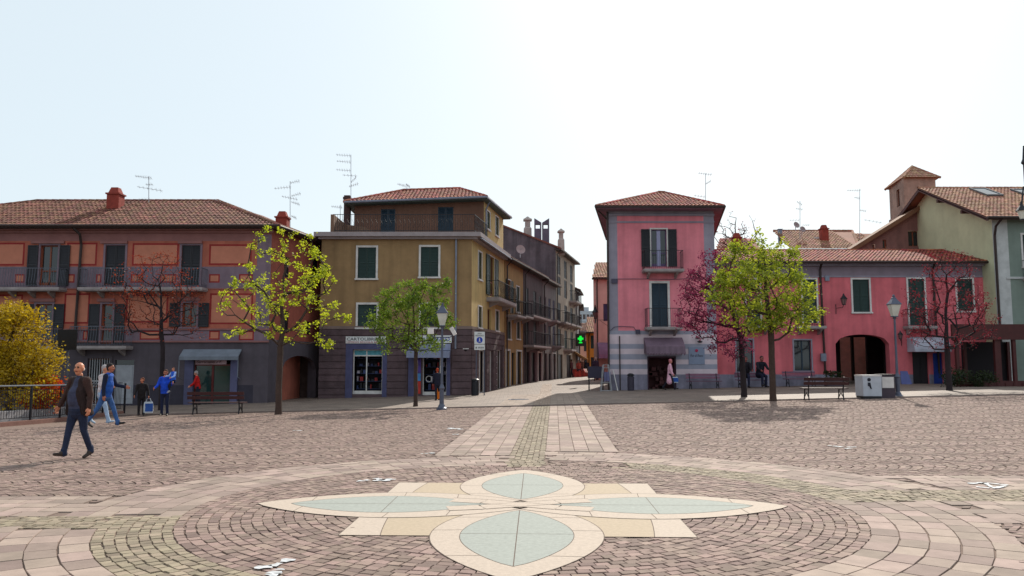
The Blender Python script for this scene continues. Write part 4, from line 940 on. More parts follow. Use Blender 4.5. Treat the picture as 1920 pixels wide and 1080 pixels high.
p0 = Vector((xg-ovx, yf-.7, ezg-.25)); p1 = Vector((xg+15, yf-.7, ezg-.25)); t0 = Vector((xg-ovx, ym, pk)); t1 = Vector((xg+15, ym, pk)); q0 = Vector((xg-ovx, yb+.6, ezg-.2)); q1 = Vector((xg+15, yb+.6, ezg-.2))
hip_face(rb, p0, p1, t1, t0); hip_face(rb, q1, q0, t0, t1); ridge(rb, t0, t1); rG = rb.build('roof', M('roof_tile_pale', L(160, 112, 88), .85, .3, .6, .2, hue=.02), Gh)
sk = MB()
for a_, b_ in ((p0, t0), (q0, t0)): sk.prism([a_+Vector((.0, 0, -.22)), b_+Vector((0, 0, -.22)), b_+Vector((0, 0, -.02)), a_+Vector((0, 0, -.02))], (.09, 0, 0), .4)
sk.prism([p0+Vector((0, .05, -.14)), p1+Vector((0, .05, -.14)), t1+Vector((0, 0, -.14)), t0+Vector((0, 0, -.14))], (0, 0, .06), .4)
for yy in (yf+2, yf+4.6): zz_ = ezg+(pk-ezg)*(yy-yf)/(ym-yf)-.35; sk.box(xg-ovx+.1, xg, yy-.09, yy+.09, zz_-.1, zz_+.1, .3)
sk.build('rafter', M('eave_wood', L(88, 62, 60), .8, .1), rG)
def skyl(x0, x1, y0, y1):
    up = (t0-p0).normalized(); n = Vector((1, 0, 0)).cross(up)
    c = [at(x, y, 50) for x, y in ((x0, y0),)]
    return up, n
up = (t0-p0); upn = up.normalized(); nn = Vector((1, 0, 0)).cross(upn); nn = nn if nn.z > 0 else -nn
def onroof(px, py):
    r = Vector(ray(px, py)); cc = Vector((0, 0, EYE)); t = (p0-cc).dot(nn)/r.dot(nn); return cc+r*t
for (cx0, cy0, cx1, cy1) in ((1807, 356, 1851, 369), (1884, 358, 1925, 372)):
    a_ = onroof(cx0, cy0); b_ = onroof(cx1, cy1); x0, x1 = a_.x+.3, a_.x+1.35; sa = (b_-p0).dot(upn); sb_ = (a_-p0).dot(upn); base = Vector((0, p0.y, p0.z))
    Q = lambda x, s_, h_: Vector((x, 0, 0))+base+upn*s_+nn*h_
    f = MB(); w = .1
    for (xa, xb, s_a, s_b) in ((x0, x0+w, sa, sb_), (x1-w, x1, sa, sb_), (x0+w, x1-w, sa, sa+w), (x0+w, x1-w, sb_-w, sb_)): f.hexa([Q(xa, s_a, .02), Q(xb, s_a, .02), Q(xb, s_b, .02), Q(xa, s_b, .02), Q(xa, s_a, .16), Q(xb, s_a, .16), Q(xb, s_b, .16), Q(xa, s_b, .16)])
    fo = f.build('roof_window', M('grey_frame', L(90, 92, 96), .5, .1), rG); g = MB(); g.quad(Q(x0+w, sa+w, .13), Q(x1-w, sa+w, .13), Q(x1-w, sb_-w, .13), Q(x0+w, sb_-w, .13)); g.build('pane', mt['glass'], fo)
pi = MB(); pi.tube([FG.P(-.2, .75, ezg-.35), FG.P(-.28, .3, ezg-.7), FG.P(-.25, .1, ezg-1.2), FG.P(-.25, .1, baseZ)], .07, 6, .3); pi.tube([p0+Vector((0, -.06, -.03)), p1+Vector((0, -.06, -.03))], .08, 6, .4); pi.build('drainpipe', mt['gutter'], Gh)
# ------------------------------------------------------------------ brown old house + tower behind F
br = M('old_brown_plaster', L(138, 98, 92), .95, 0, 1.0, .25, stain=.3)
I_ = thing('house', at(1670, 560, 53.4), 'old brown rendered house with sloping roof edge behind the long pink house', 'house')
FI = Fac(at(1590, 500, 53.4).x, 53.4, 1, 0); hI = []
window(FI, I_, (1703, 433, 1723, 462), hI, None, trim=None); window(FI, I_, (1655, 449, 1662, 466), hI, None); window(FI, I_, (1636, 458, 1641, 468), hI, None)
zi = lambda x, y: FI.uz(x, y); uA, zA = zi(1600, 471); uB, zB = zi(1716, 398)
wall(FI, 0, uB+.6, 4, zi(1650, 468)[1]-.6, [], [], [br], I_, depth=.6)
tw_ = MB(); n = 10; top = lambda u: zA+(zB-zA)*max(0, (u-uA))/(uB-uA)
usx = sorted(set([uA+(uB-uA)*i/n for i in range(n+1)]+[h_[0] for h_ in hI]+[h_[1] for h_ in hI]+[uB+.6])); zlow = zi(1650, 468)[1]-.6
for i in range(len(usx)-1):
    a, b = usx[i], usx[i+1]; hh = [q for q in hI if q[0]-1e-6 <= a and b <= q[1]+1e-6]
    zs_ = [zlow]; 
    if hh: tw_.quad(FI.P(a, 0, zlow), FI.P(b, 0, zlow), FI.P(b, 0, hh[0][2]), FI.P(a, 0, hh[0][2]), .5); s_ = min(hh[0][3], top(a)-.05)
    else: s_ = zlow
    tw_.quad(FI.P(a, 0, s_), FI.P(b, 0, s_), FI.P(b, 0, top(b)), FI.P(a, 0, top(a)), .5)
tw_.build('upper_wall', br, I_)
rr_ = MB(); P = FI.P; rr_.prism([P(uA-.5, .4, top(uA)-.3), P(uB+.9, .4, top(uB+.9)), P(uB+.9, .4, top(uB+.9)+.3), P(uA-.5, .4, top(uA)+.02)], (0, 1.3, 0), .4); rr_.build('roof', mt['roof_tile_brown'], I_)
T_ = thing('tower', at(1710, 560, 60), 'square stone bell tower with pyramid tile roof rising behind the green house', 'tower')
stT = M('tower_stone', L(158, 128, 116), .95, 0, 1.2, .28, stain=.3, bump=.3)
xa, xb = at(1697, 400, 60).x, at(1757, 400, 60).x; Yt = 60; xL = at(1669, 400, 63.9).x; zt5 = at(1727, 334, 60).z
ft = Fac(xa, Yt, 1, 0); ht = []; window(ft, T_, (1720, 350, 1737, 374), ht, None, trim=None, grid=0)
wall(ft, 0, xb-xa, 4, zt5, ht, [], [stT], T_, depth=.3, rev=.25); 
fl_ = Fac(xL, 63.9, xa-xL, Yt-63.9); LL = (Vector((xa, Yt, 0))-Vector((xL, 63.9, 0))).length; hl = []; window(fl_, T_, (1681, 355, 1687, 388), hl, None, trim=None, grid=0); wall(fl_, 0, LL, 4, zt5, hl, [], [stT], T_, depth=.3, close=False, name='side_wall')
bk = MB(); xc = xb+(xL-xa); bk.quad((xb, Yt, 4), (xc, 63.9, 4), (xc, 63.9, zt5), (xb, Yt, zt5)); bk.quad((xL, 63.9, 4), (xc, 63.9, 4), (xc, 63.9, zt5), (xL, 63.9, zt5)); bk.build('back_wall', stT, T_)
cm = MB(); z_ = at(1727, 402, 60).z; cm.fb(ft, -.05, xb-xa, .001, .12, z_, z_+.25); cm.fb(fl_, 0, LL, .001, .12, z_, z_+.25); cm.build('string_course', stT, T_)
rt = MB(); apx = at(1710, 312, 62); o_ = .25
cs = [Vector((xa-.1, Yt-o_, zt5)), Vector((xb+o_, Yt-o_, zt5)), Vector((xc+o_, 64.2, zt5)), Vector((xL-o_, 64.1, zt5))]
for i in range(4): hip_face(rt, cs[i], cs[(i+1) % 4], apx, apx)
rpoly(rt, cs[::-1]); [ridge(rt, c_, apx, .1) for c_ in cs]; rt.build('roof', mt['roof_tile_pale'], T_)
# ------------------------------------------------------------------ roofs behind F
J = thing('house', at(1540, 560, 58), 'low tiled roof with two chimneys showing above the long pink house', 'house')
j0 = at(1462, 466, 60); j1 = at(1612, 466, 60); j1.z = j0.z; j2 = at(1598, 433, 65); j3 = at(1450, 437, 65); j3.z = j2.z
jb = MB(); hip_face(jb, Vector((j3.x-.4, 60, j0.z)), j1, j2, j3); ridge(jb, j3, j2); ridge(jb, j2, j1); rJ = jb.build('roof', mt['roof_tile_pale'], J)
jw = MB(); jw.box(j0.x-.3, j1.x-.4, 61, 65, 4, j0.z+.1, .5); jw.build('wall', br, J)
chimney(rJ, 1460, 1467, 426, 444, 64, cap=False).build('chimney', mt['pale_pipe'], rJ); chimney(rJ, 1540, 1554, 421, 441, 62).build('chimney', brick, rJ)
sw = MB(); c_ = at(1536, 448, 62.7); sw.box(c_.x-.4, c_.x+.4, 62.5, 63.1, c_.z-.1, c_.z+.12); sw.build('roof_window', mt['white_trim'], rJ)
J2 = thing('house', at(1640, 560, 64), 'far tiled roof glimpsed between antenna mast and brown house', 'house')
jb = MB(); hip_face(jb, at(1590, 470, 62), at(1660, 470, 62), at(1640, 438, 66), at(1600, 438, 66)); jb.build('roof', mt['roof_tile_pale'], J2); jw = MB(); jw.box(at(1595, 470, 62.5).x, at(1655, 470, 62.5).x, 62.5, 66, 4, at(1600, 466, 62.5).z); jw.build('wall', br, J2)
J3 = thing('house', at(1375, 560, 56), 'tiled roof with small brick chimney behind the tree beside the tall pink house', 'house')
jb = MB(); hip_face(jb, at(1338, 485, 55), at(1440, 485, 55), at(1412, 447, 60), at(1350, 447, 60)); rJ3 = jb.build('roof', mt['roof_tile_red'], J3); jw = MB(); jw.box(at(1342, 480, 55.5).x, at(1430, 480, 55.5).x, 55.5, 60, 4, at(1400, 483, 55.5).z); jw.build('wall', br, J3)
chimney(rJ3, 1375, 1391, 436, 455, 57).build('chimney', brick, rJ3)
# ------------------------------------------------------------------ street row
def rowhouse(x0, y0, x1, y1, ztop, mat, label, wins, ground, shm, base=None, zg=None, depth=6, roofm=None, pitch=.42, eave=.5, trim=None, balc=(), skew=None):
    F = Fac(x0, y0, x1-x0, y1-y0); Ln = math.hypot(x1-x0, y1-y0); H = thing('house', Vector((x0, y0, float(gz(x0, y0)))), label, 'house', 'houses along the narrow street')
    hs = []
    for (u0, u1, za, zb_, sh, dr_) in wins: window(F, H, RectT(u0*Ln, u1*Ln, za, zb_), hs, sh, trim=trim, sm=shm, door=dr_, leaf=.45, tw=.07)
    for (u0, u1, za, zb_, fr) in ground:
        hs.append((u0*Ln, u1*Ln, za, zb_)); k = MB(); a, b = u0*Ln, u1*Ln
        k.fb(F, a, b, -.2, -.14, za, zb_, .2); k.fb(F, a, a+.07, -.14, -.1, za, zb_); k.fb(F, b-.07, b, -.14, -.1, za, zb_); ko = k.build('door', mt['dark_door'], H)
        if fr: k = MB(); k.fb(F, a-.12, a, .001, .06, za, zb_+.12, .5); k.fb(F, b, b+.12, .001, .06, za, zb_+.12, .5); k.fb(F, a, b, .001, .058, zb_, zb_+.12, .5); k.build('door_frame', mt['white_trim'], ko)
    wall(F, 0, Ln, -.3, ztop, hs, [(-1, 50, -.3, zg, 1)] if zg else [], [mat, base or stB], H, depth=depth, close=skew is None)
    if skew is not None:
        s_ = MB(); a0, a1 = F.P(0, 0, 0), F.P(Ln, 0, 0); bo = Vector((skew*depth, depth, 0)); zz0 = Vector((0, 0, -.3)); zz1 = Vector((0, 0, ztop))
        for p0_, p1_ in ((a1, a1+bo), (a1+bo, a0+bo), (a0+bo, a0)): s_.quad(p0_+zz0, p1_+zz0, p1_+zz1, p0_+zz1, .5)
        s_.build('side_wall', mat, H)
    for (u0, u1, z) in balc: balcony(F, H, u0*Ln, u1*Ln, z, .8, 1.0, gap=.14)
    rb = MB(); P = F.P; a, b, c, d = P(-.1, eave, ztop-.05), P(Ln+.1, eave, ztop-.05), P(Ln+.1, -depth*.6, ztop+pitch*(depth*.6+eave)), P(-.1, -depth*.6, ztop+pitch*(depth*.6+eave))
    if skew is not None: c += Vector((skew*depth*.6, 0, 0)); d += Vector((skew*depth*.6, 0, 0))
    hip_face(rb, a, b, c, d); ro = rb.build('roof', roofm or mt['roof_tile_brown'], H)
    g = MB(); g.hexa([P(-.1, eave-.04, ztop-.16), P(Ln+.1, eave-.04, ztop-.16), P(Ln+.1, -.1, ztop-.16), P(-.1, -.1, ztop-.16), P(-.1, eave-.04, ztop-.07), P(Ln+.1, eave-.04, ztop-.07), P(Ln+.1, -.1, ztop+.0), P(-.1, -.1, ztop)], .5); g.tube([a+Vector((0, 0, -.05)), b+Vector((0, 0, -.05))], .07, 6, .4); g.tube([P(.3, eave, ztop-.1), P(.3, .1, ztop-.5), P(.3, .08, 0)], .05, 5, .4); g.build('gutter', mt['gutter'], ro)
    return H, F, Ln
sl = .24; X = lambda Y: -.49+sl*(Y-53)
c1p = M('warm_yellow_plaster', L(160, 126, 82), .9, 0, 1.2, .14, stain=.2); c2p = M('mauve_grey_plaster', L(86, 76, 78), .9, 0, 1.2, .2, stain=.3); c3p = M('cream_grey_plaster', L(150, 138, 126), .9, 0, 1.2, .15, stain=.25); c4p = M('pale_blue_plaster', L(122, 115, 115), .9, 0, 1.2, .15, stain=.2)
H1, F1, L1 = rowhouse(X(53.05), 53.05, X(58.4), 58.4, 8.8, c1p, 'narrow warm yellow house next to the ochre corner house', [(.12, .3, 5.2, 7.4, 'open', True), (.6, .78, 5.4, 7.2, 'closed', False), (.1, .3, 3.4, 4.8, 'closed', False), (.62, .8, 3.5, 4.8, 'closed', False)], [(.06, .24, .1, 2.6, True), (.36, .52, .1, 2.5, False), (.62, .88, .1, 2.6, True)], mt['green_shutter'], zg=None, trim=mt['white_trim'], balc=((.05, .55, 5.0), (.55, 1, 5.1)))
H2, F2, L2 = rowhouse(X(58.45), 58.45, X(65.5), 65.5, 8.8, c2p, 'dark mauve street house with deep balconies', [(.1, .25, 5.4, 7.4, 'closed', True), (.5, .65, 5.4, 7.4, 'closed', True), (.1, .25, 3.2, 5, 'closed', True), (.5, .65, 3.2, 5, 'closed', True), (.8, .92, 5.6, 7.2, 'closed', False)], [(.1, .3, .2, 2.6, False), (.4, .6, .2, 2.6, False), (.72, .92, .2, 2.6, True)], mt['black_shutter'], zg=2.9, trim=None, balc=((.0, .95, 5.3), (.0, .95, 3.1)))
H3, F3, L3 = rowhouse(X(65.55), 65.55, X(71.35), 71.35, 8.7, c4p, 'pale grey blue street house with violet shutters', [(.08, .24, 5.6, 7.3, 'closed', False), (.42, .58, 5.6, 7.3, 'closed', False), (.76, .9, 5.6, 7.3, 'closed', False), (.08, .24, 3.4, 5, 'closed', False), (.42, .58, 3.4, 5, 'closed', False), (.76, .9, 3.4, 5, 'closed', False)], [(.08, .3, .2, 2.6, False), (.42, .6, .2, 2.6, False), (.72, .95, .2, 2.6, True)], M('violet_shutter', L(56, 48, 84), .6, .1), trim=None, balc=((.36, .64, 5.4), (.7, .95, 3.3)))
wnD = [(u, u+.14, z, z+1.7, 'closed', False) for u in (.08, .4, .72) for z in (3.2, 5.6, 8.0, 9.9)]
HD, FD, LD = rowhouse(3.93, 71.4, 6.5, 82.2, 12.1, c3p, 'tall cream house with blind stained gable rising over the street row', wnD, [(.1, .3, .2, 2.6, False), (.5, .75, .2, 2.6, False)], mt['black_shutter'], depth=4, trim=None, balc=((.35, .6, 5.5), (.65, .95, 5.5), (.05, .3, 5.5), (.65, .95, 7.9), (.35, .6, 3.1)))
gd = MB(); P = FD.P; gd.prism([P(-.02, 0, 7), P(-.02, 0, 12.15), P(-.02, -.8, 12.7), P(-.02, -2.5, 13.4), P(-.02, -5.6, 14.6), P(-.02, -5.6, 7)], FD.u*.25, .5); gd.build('gable_wall', M('stained_grey_plaster', L(96, 86, 92), .95, 0, .9, .3, stain=.5), HD)
gd = MB(); gd.prism([P(-.15, .5, 12.0), P(-.15, -5.6, 14.6), P(-.15, -5.6, 14.75), P(-.15, .5, 12.15)], FD.u*.5, .3); gd.build('verge', mt['roof_tile_brown'], HD)
cwh = M('pale_chimney', L(170, 156, 150), .9, .1, 3, .2)
def potch(px0, px1, yt, yb_, Y, par):
    a, b = at(px0, yt, Y), at(px1, yb_, Y); w = (b.x-a.x)/2; cx = (a.x+b.x)/2; H_ = a.z-b.z; mb = MB()
    mb.lathe((cx, Y+w, b.z-.8), [(w*.95, 0), (w*.9, .8+H_*.35), (w*.6, .8+H_*.45), (w*.62, .8+H_*.5), (w*.62, .8+H_*.75), (w*1.0, .8+H_*.78), (w*1.0, .8+H_*.84), (w*.5, .8+H_*.92), (w*.12, .8+H_)], 4); mb.build('chimney', cwh, par)
potch(978, 1001, 404, 440, 74, HD); potch(1043, 1062, 427, 461, 73, HD)
tc_ = MB(); a, b = at(1002, 409, 73), at(1030, 455, 73); w = b.x-a.x
for i in (0, 1):
    x0 = a.x+i*w*.53; x1 = x0+w*.47; zo = a.z-.55; zw = zo-.42
    tc_.box(x0, x1, 73, 73.6, b.z-1, zw, .5); tc_.box(x0, x0+.12, 73, 73.6, zw, zo, .5); tc_.box(x1-.12, x1, 73, 73.6, zw, zo, .5); tc_.box(x0, x1, 73, 73.6, zo, zo+.14, .5)
    tc_.prism([(x0, 73, zo+.14), (x1, 73, zo+.14), ((x0 if i == 0 else x1), 73, a.z)], (0, .6, 0), .5)
tc_.build('chimney', M('twin_flue', L(96, 88, 104), .9, .1), HD)['label'] = 'twin flue chimney with open tops'
rowhouse(6.55, 82.3, 7.35, 88, 9.4, c4p, 'slim pale house just past the tall cream house', [(.3, .55, z, z+1.5, 'closed', False) for z in (3.4, 5.6, 7.6)], [(.2, .7, .2, 2.6, False)], mt['black_shutter'], depth=4)
rowhouse(7.35, 88.1, 8.2, 97, 8.3, c2p, 'darker far house on the left side of the street', [(.3, .5, z, z+1.5, 'closed', True) for z in (3.4, 5.6)], [(.2, .5, .2, 2.6, False)], mt['black_shutter'], depth=4, balc=((.1, .7, 5.4),))
# right side of the street
K_ = Fac(at(1112, 600, 65).x, 65, 1, 0)
HK, FK, LK = rowhouse(at(1113, 600, 65).x, 65, at(1113, 600, 65).x+5, 65.0, 8.75, M('peach_plaster', L(196, 158, 148), .9, 0, 1, .12, stain=.15), 'peach house at the right side of the narrow street', [(.16, .27, 5.2, 6.6, 'closed', False)], [], mt['violet_shutter'], depth=6, roofm=mt['roof_tile_pale'], eave=.45, skew=.19)
k = MB(); P = FK.P; zz1 = at(1130, 642, 64.5).z; zz2 = at(1130, 672, 64.5).z; n = 6
for i in range(n):
    f = lambda t: (.05+1.5*math.sin(t*math.pi/2), zz1-(zz1-zz2)*(1-math.cos(t*math.pi/2))); (d0, q0), (d1, q1) = f(i/n), f((i+1)/n); k.quad(P(.25, d0, q0), P(2.2, d0, q0), P(2.2, d1, q1), P(.25, d1, q1), .5)
    for x in (.25, 2.2): k.quad(P(x, 0, q0), P(x, d0, q0), P(x, d1, q1), P(x, 0, q1), .4)
k.build('awning', M('plum_awning', L(120, 92, 120), .8, .1), HK)
rowhouse(at(1099, 600, 92).x, 92, at(1099, 600, 92).x+5, 92.0, 5.4, M('orange_plaster', L(214, 128, 50), .9, 0, 1, .12), 'bright orange house deep in the narrow street', [(.1, .2, 3.5, 5, 'closed', False)], [(.1, .25, .2, 2.5, False)], mt['green_shutter'], depth=6, roofm=mt['roof_tile_pale'], eave=1.0, skew=.15)
rowhouse(at(1074, 600, 118).x, 118, at(1074, 600, 118).x+8, 118.0, 6.2, M('rose_far_plaster', L(196, 140, 120), .9, 0, 1, .12), 'rose coloured house closing the end of the street', [(.2, .28, 3.6, 5.1, 'closed', False), (.4, .48, 3.6, 5.1, 'closed', False)], [(.2, .4, .2, 2.5, False)], mt['black_shutter'], depth=6)
Bk = thing('apartment_block', GY(1098, 230), 'distant pale grey apartment block seen at the end of the street', 'building')
FBk = Fac(at(1082, 600, 230).x, 230, 1, 0); hb = []; uW = FBk.uz(1114, 600)[0]
for i in range(4):
    for z in range(5): window(FBk, Bk, RectT(uW*(.12+.22*i), uW*(.12+.22*i)+.8, 3+z*2.9, 4.4+z*2.9), hb, None)
wall(FBk, 0, uW, -.3, at(1100, 583, 230).z, hb, [], [M('far_grey', L(178, 182, 190), .9, 0)], Bk, depth=8); k = MB(); a, b = at(1085, 576, 231), at(1104, 584, 231); k.box(a.x, b.x, 231, 236, b.z-.5, a.z); k.build('roof_house', MATS['far_grey'], Bk)
# pergola restaurant at right
pw = M('dark_red_wood', L(72, 26, 26), .6, .15, 3, .2)
PG = thing('pergola', G(1850, 741), 'dark red timber dining pergola in front of the green house', 'pergola')
Y0 = 40.5; x0p, x1p = at(1795, 700, Y0).x, at(1990, 700, Y0).x; zf1, zf0 = at(1880, 608, Y0).z, at(1880, 637, Y0).z
k = MB(); k.box(x0p-.2, x1p, Y0-.1, Y0+.05, zf0, zf1, .4); k.hexa([(x0p-.2, Y0+.05, zf0), (x0p-.05, Y0+.05, zf0), (x0p+2.55, 44.9, zf0), (x0p+2.4, 44.9, zf0), (x0p-.2, Y0+.05, zf1), (x0p-.05, Y0+.05, zf1), (x0p+2.55, 44.9, zf1), (x0p+2.4, 44.9, zf1)], .5); k.prism([(x0p-.05, Y0+.05, zf1-.12), (x1p, Y0+.05, zf1-.12), (x1p, 44.9, zf1-.12), (x0p+2.55, 44.9, zf1-.12)], (0, 0, .1), .3); k.build('canopy', pw, PG)
for i, x in enumerate([x0p, at(1868, 700, Y0).x, at(1902, 700, Y0).x, at(1945, 700, Y0).x]):
    k = MB(); k.box(x, x+(.16 if i != 1 else .3), Y0, Y0+.16, 0, zf0, .5); k.build('post', pw, PG)
for x in (x0p+2.6, x0p+5): k = MB(); k.box(x, x+.15, 44.4, 44.55, 0, zf0, .5); k.build('post', pw, PG)
k = MB(); k.box(x0p+.16, x1p, Y0+.02, Y0+.1, .1, at(1880, 714, Y0).z, .3)
for i in range(14): k.box(x0p+.3+i*.42, x0p+.34+i*.42, Y0-.01, Y0+.02, .3, at(1880, 714, Y0).z-.1)
k.build('panel', pw, PG)
k = MB(); k.box(x0p+2.6, x1p, 44.6, 44.7, .2, zf0, .5); k.build('back_screen', M('dark_screen', L(26, 18, 24), .8, .2), PG)
# ------------------------------------------------------------------ trees
bark = M('bark', L(66, 50, 44), .9, .15, 6, .3, bump=.4)
bark_d = M('dark_bark', L(40, 30, 34), .9, .15, 6, .3, bump=.4)
def tree(px, py, label, crown, nattr, leaf, lmat, trunk_r=.11, split=.35, nl=12, lsz=.09, cl=.22, bk=None, Yo=None, seed=1, twig=.006, lean=(0, 0), name='tree', lobes=None, sub=8, extra=None):
    """crown: list of pixel ellipses (cx, cy, rx, ry) at the tree's depth"""
    rr = random.Random(seed); b = G(px, py) if Yo is None else GY(px, Yo); Y = b.y; k = Y/1512.
    T = thing(name, b, label, 'tree')
    pts = []
    tot = sum(c[2]*c[3] for c in crown)
    for (cx, cy, rx, ry) in crown:
        c = at(cx, cy, Y); m = int(nattr*rx*ry/tot)+1
        for i in range(m):
            while True:
                q = Vector((rr.uniform(-1, 1), rr.uniform(-1, 1), rr.uniform(-1, 1)))
                if q.length < 1 and q.length > rr.random()*.75: break
            pts.append(Vector((c.x+q.x*rx*k, Y+q.y*min(rx, 110)*k*.85, c.z+q.z*ry*k)))
    top = max(p.z for p in pts); low = min(p.z for p in pts); zs = at(px, 0, Y).z
    fork = b.z+(low-b.z)*.95 if split is None else b.z+split
    nodes = []; par = []; cnt = []
    def addn(p, pr): nodes.append(p); par.append(pr); cnt.append(0); return len(nodes)-1
    prev = -1; nt_ = 9
    cx0 = sum(p.x for p in pts)/len(pts)
    for i in range(nt_):
        t = i/(nt_-1); z = b.z-.05+(fork-b.z+.05)*t
        prev = addn(Vector((b.x+(lean[0]*t*t)+rr.uniform(-.015, .015)*(i > 0), b.y+lean[1]*t*t, z)), prev)
    f = prev; hgt = top-fork; p0 = nodes[f].copy()
    for i in range(1, 7):
        t = i/7; prev = addn(Vector((p0.x+(cx0-p0.x)*t*.8+rr.uniform(-.05, .05), p0.y+rr.uniform(-.05, .05), fork+hgt*.8*t)), prev)
    pts.sort(key=lambda p: (p-p0).length)
    tips = []
    depth = [0]*len(nodes)
    for i in range(1, len(nodes)): depth[i] = depth[par[i]]+(nodes[i]-nodes[par[i]]).length
    for p in pts:
        best, bd = -1, 1e9
        for i in range(nt_-1, len(nodes)):
            n = nodes[i]; d = (p-n).length
            up = max(0, n.z-p.z)*1.3
            c = d+up+.18*depth[i]
            if c < bd: bd, best = c, i
        n = nodes[best]; d = (p-n).length; m = max(1, int(d/.35)); pr = best
        for j in range(1, m+1):
            t = j/m; q = n.lerp(p, t)+Vector((0, 0, -.10*d*math.sin(math.pi*t)))+Vector((rr.uniform(-1, 1), rr.uniform(-1, 1), rr.uniform(-1, 1)))*.03
            pr2 = addn(q, pr); depth.append(depth[pr]+(q-nodes[pr]).length); pr = pr2
        tips.append(pr)
        i = pr
        while i >= 0: cnt[i] += 1; i = par[i]
    mx = max(cnt); mb = MB()
    rad = [max(twig, trunk_r*(max(c, 1)/mx)**.47) for c in cnt]
    for i in range(nt_): rad[i] = trunk_r*(1.25 if i == 0 else 1.05-.1*i/nt_)
    mb.tube(nodes[:nt_], rad[:nt_], 10, .5)
    kids = {}
    for i, pr in enumerate(par): kids.setdefault(pr, []).append(i)
    done = set(range(nt_)); 
    for i in range(nt_, len(nodes)):
        if i in done: continue
        ch = [par[i], i]; done.add(i)
        while True:
            ks = [q for q in kids.get(ch[-1], []) if q not in done]
            if not ks: break
            nx = max(ks, key=lambda q: cnt[q]); done.add(nx); ch.append(nx)
        rs = [min(rad[j], rad[ch[1]]*1.05) for j in ch]
        mb.tube([nodes[j] for j in ch], rs, 6 if rs[0] > .02 else 4, .5, cap=False)
    mb.build('trunk', bk or bark, T)
    lf = MB(); V = lf.v; Fc = lf.f; Rr = lf.r; Mm = lf.m
    cand = tips+[i for i in range(nt_+2, len(nodes)) if cnt[i] <= 2 and rr.random() < .5]
    for i in cand:
        c = nodes[i]; base = rr.random()*.5; kk = int(nl*rr.uniform(.4, 1.5))
        for j in range(kk):
            q = Vector((rr.gauss(0, 1), rr.gauss(0, 1), rr.gauss(0, .8)))*cl*.5; p = c+q; s_ = lsz*rr.uniform(.6, 1.3)
            a = Vector((rr.uniform(-1, 1), rr.uniform(-1, 1), rr.uniform(-.6, .6))).normalized(); n_ = Vector((rr.uniform(-1, 1), rr.uniform(-1, 1), rr.uniform(-.3, 1.2))).normalized()
            bb = a.cross(n_); 
            if bb.length < .1: continue
            bb.normalize(); o0 = len(V); nn_ = a.cross(bb)
            V += [tuple(p-a*s_), tuple(p+bb*s_*.62+nn_*s_*.15), tuple(p+a*s_), tuple(p-bb*s_*.62+nn_*s_*.15)]
            Fc.append([o0, o0+1, o0+2]); Fc.append([o0, o0+2, o0+3]); r_ = min(1, max(0, base+rr.random()*.5)); Rr += [r_, r_]; Mm += [0, 0]
    if nl: lf.build('crown', lmat, T)
    return T
lim = leafmat('lime_leaf', L(150, 168, 26), L(206, 208, 50), .62)
grn = leafmat('green_leaf', L(72, 104, 28), L(140, 160, 48), .5)
grn2 = leafmat('bright_green_leaf', L(100, 124, 28), L(190, 194, 56), .58)
pur = leafmat('purple_leaf', L(92, 26, 60), L(150, 52, 84), .4)
redl = leafmat('red_leaf', L(120, 30, 24), L(176, 76, 38), .45)
red2 = leafmat('crimson_leaf', L(104, 24, 42), L(150, 46, 54), .4)
yl = leafmat('yellow_leaf', L(150, 120, 12), L(206, 176, 30), .45)
tree(522, 777, 'young maple with sparse lime leaves in front of the salmon house', [(525, 520, 95, 90), (470, 570, 55, 60), (575, 560, 62, 70), (530, 460, 60, 42), (630, 600, 30, 10), (612, 640, 28, 14), (560, 625, 60, 22), (446, 626, 40, 10), (425, 555, 16, 40), (605, 520, 30, 30)], 175, 0, lim, .115, 2.5, nl=20, lsz=0.052, cl=0.16, seed=3)
tree(779, 763, 'small round green tree in front of the stationery shop', [(765, 595, 72, 48), (735, 570, 35, 30), (800, 560, 38, 32), (832, 545, 14, 26), (715, 605, 28, 16), (800, 640, 50, 20), (740, 645, 40, 15), (762, 548, 40, 20), (835, 605, 20, 14)], 260, 0, grn, .085, 1.9, nl=30, lsz=0.05, cl=0.2, seed=5)
tree(1450, 752, 'leafy bright green tree in front of the long pink house', [(1430, 540, 90, 60), (1400, 500, 52, 40), (1460, 490, 42, 40), (1370, 545, 46, 40), (1490, 560, 38, 50), (1415, 600, 60, 30), (1530, 595, 20, 12), (1385, 470, 30, 22), (1470, 605, 50, 22), (1420, 448, 12, 12)], 300, 0, grn2, .12, 2.3, nl=30, lsz=0.06, cl=0.25, seed=8)
tree(1395, 745, 'purple leaved plum tree behind the green tree beside the tall pink house', [(1320, 560, 48, 52), (1340, 510, 50, 40), (1385, 560, 55, 60), (1300, 600, 30, 26), (1370, 650, 45, 24), (1350, 620, 50, 22), (1310, 540, 30, 40)], 300, 0, pur, .12, 2.4, nl=20, lsz=0.05, cl=0.24, bk=bark_d, seed=11, lean=(0, .2))
tree(1780, 733, 'thin tree with sparse crimson leaves beside the dining pergola', [(1775, 560, 75, 62), (1720, 600, 30, 40), (1830, 590, 44, 30), (1780, 500, 45, 40), (1770, 640, 70, 18), (1850, 625, 24, 14)], 330, 0, red2, .12, 1.9, nl=10, lsz=0.04, cl=0.2, bk=bark_d, seed=14, twig=0.004)
tree(301, 770, 'bare tree with few rust red leaves in front of the salmon house', [(300, 560, 80, 75), (250, 540, 55, 50), (350, 575, 45, 50), (300, 505, 60, 40), (230, 600, 35, 30), (370, 625, 30, 14)], 380, 0, redl, .10, 2.2, nl=6, lsz=0.04, cl=.22, bk=bark_d, seed=17, twig=0.005)
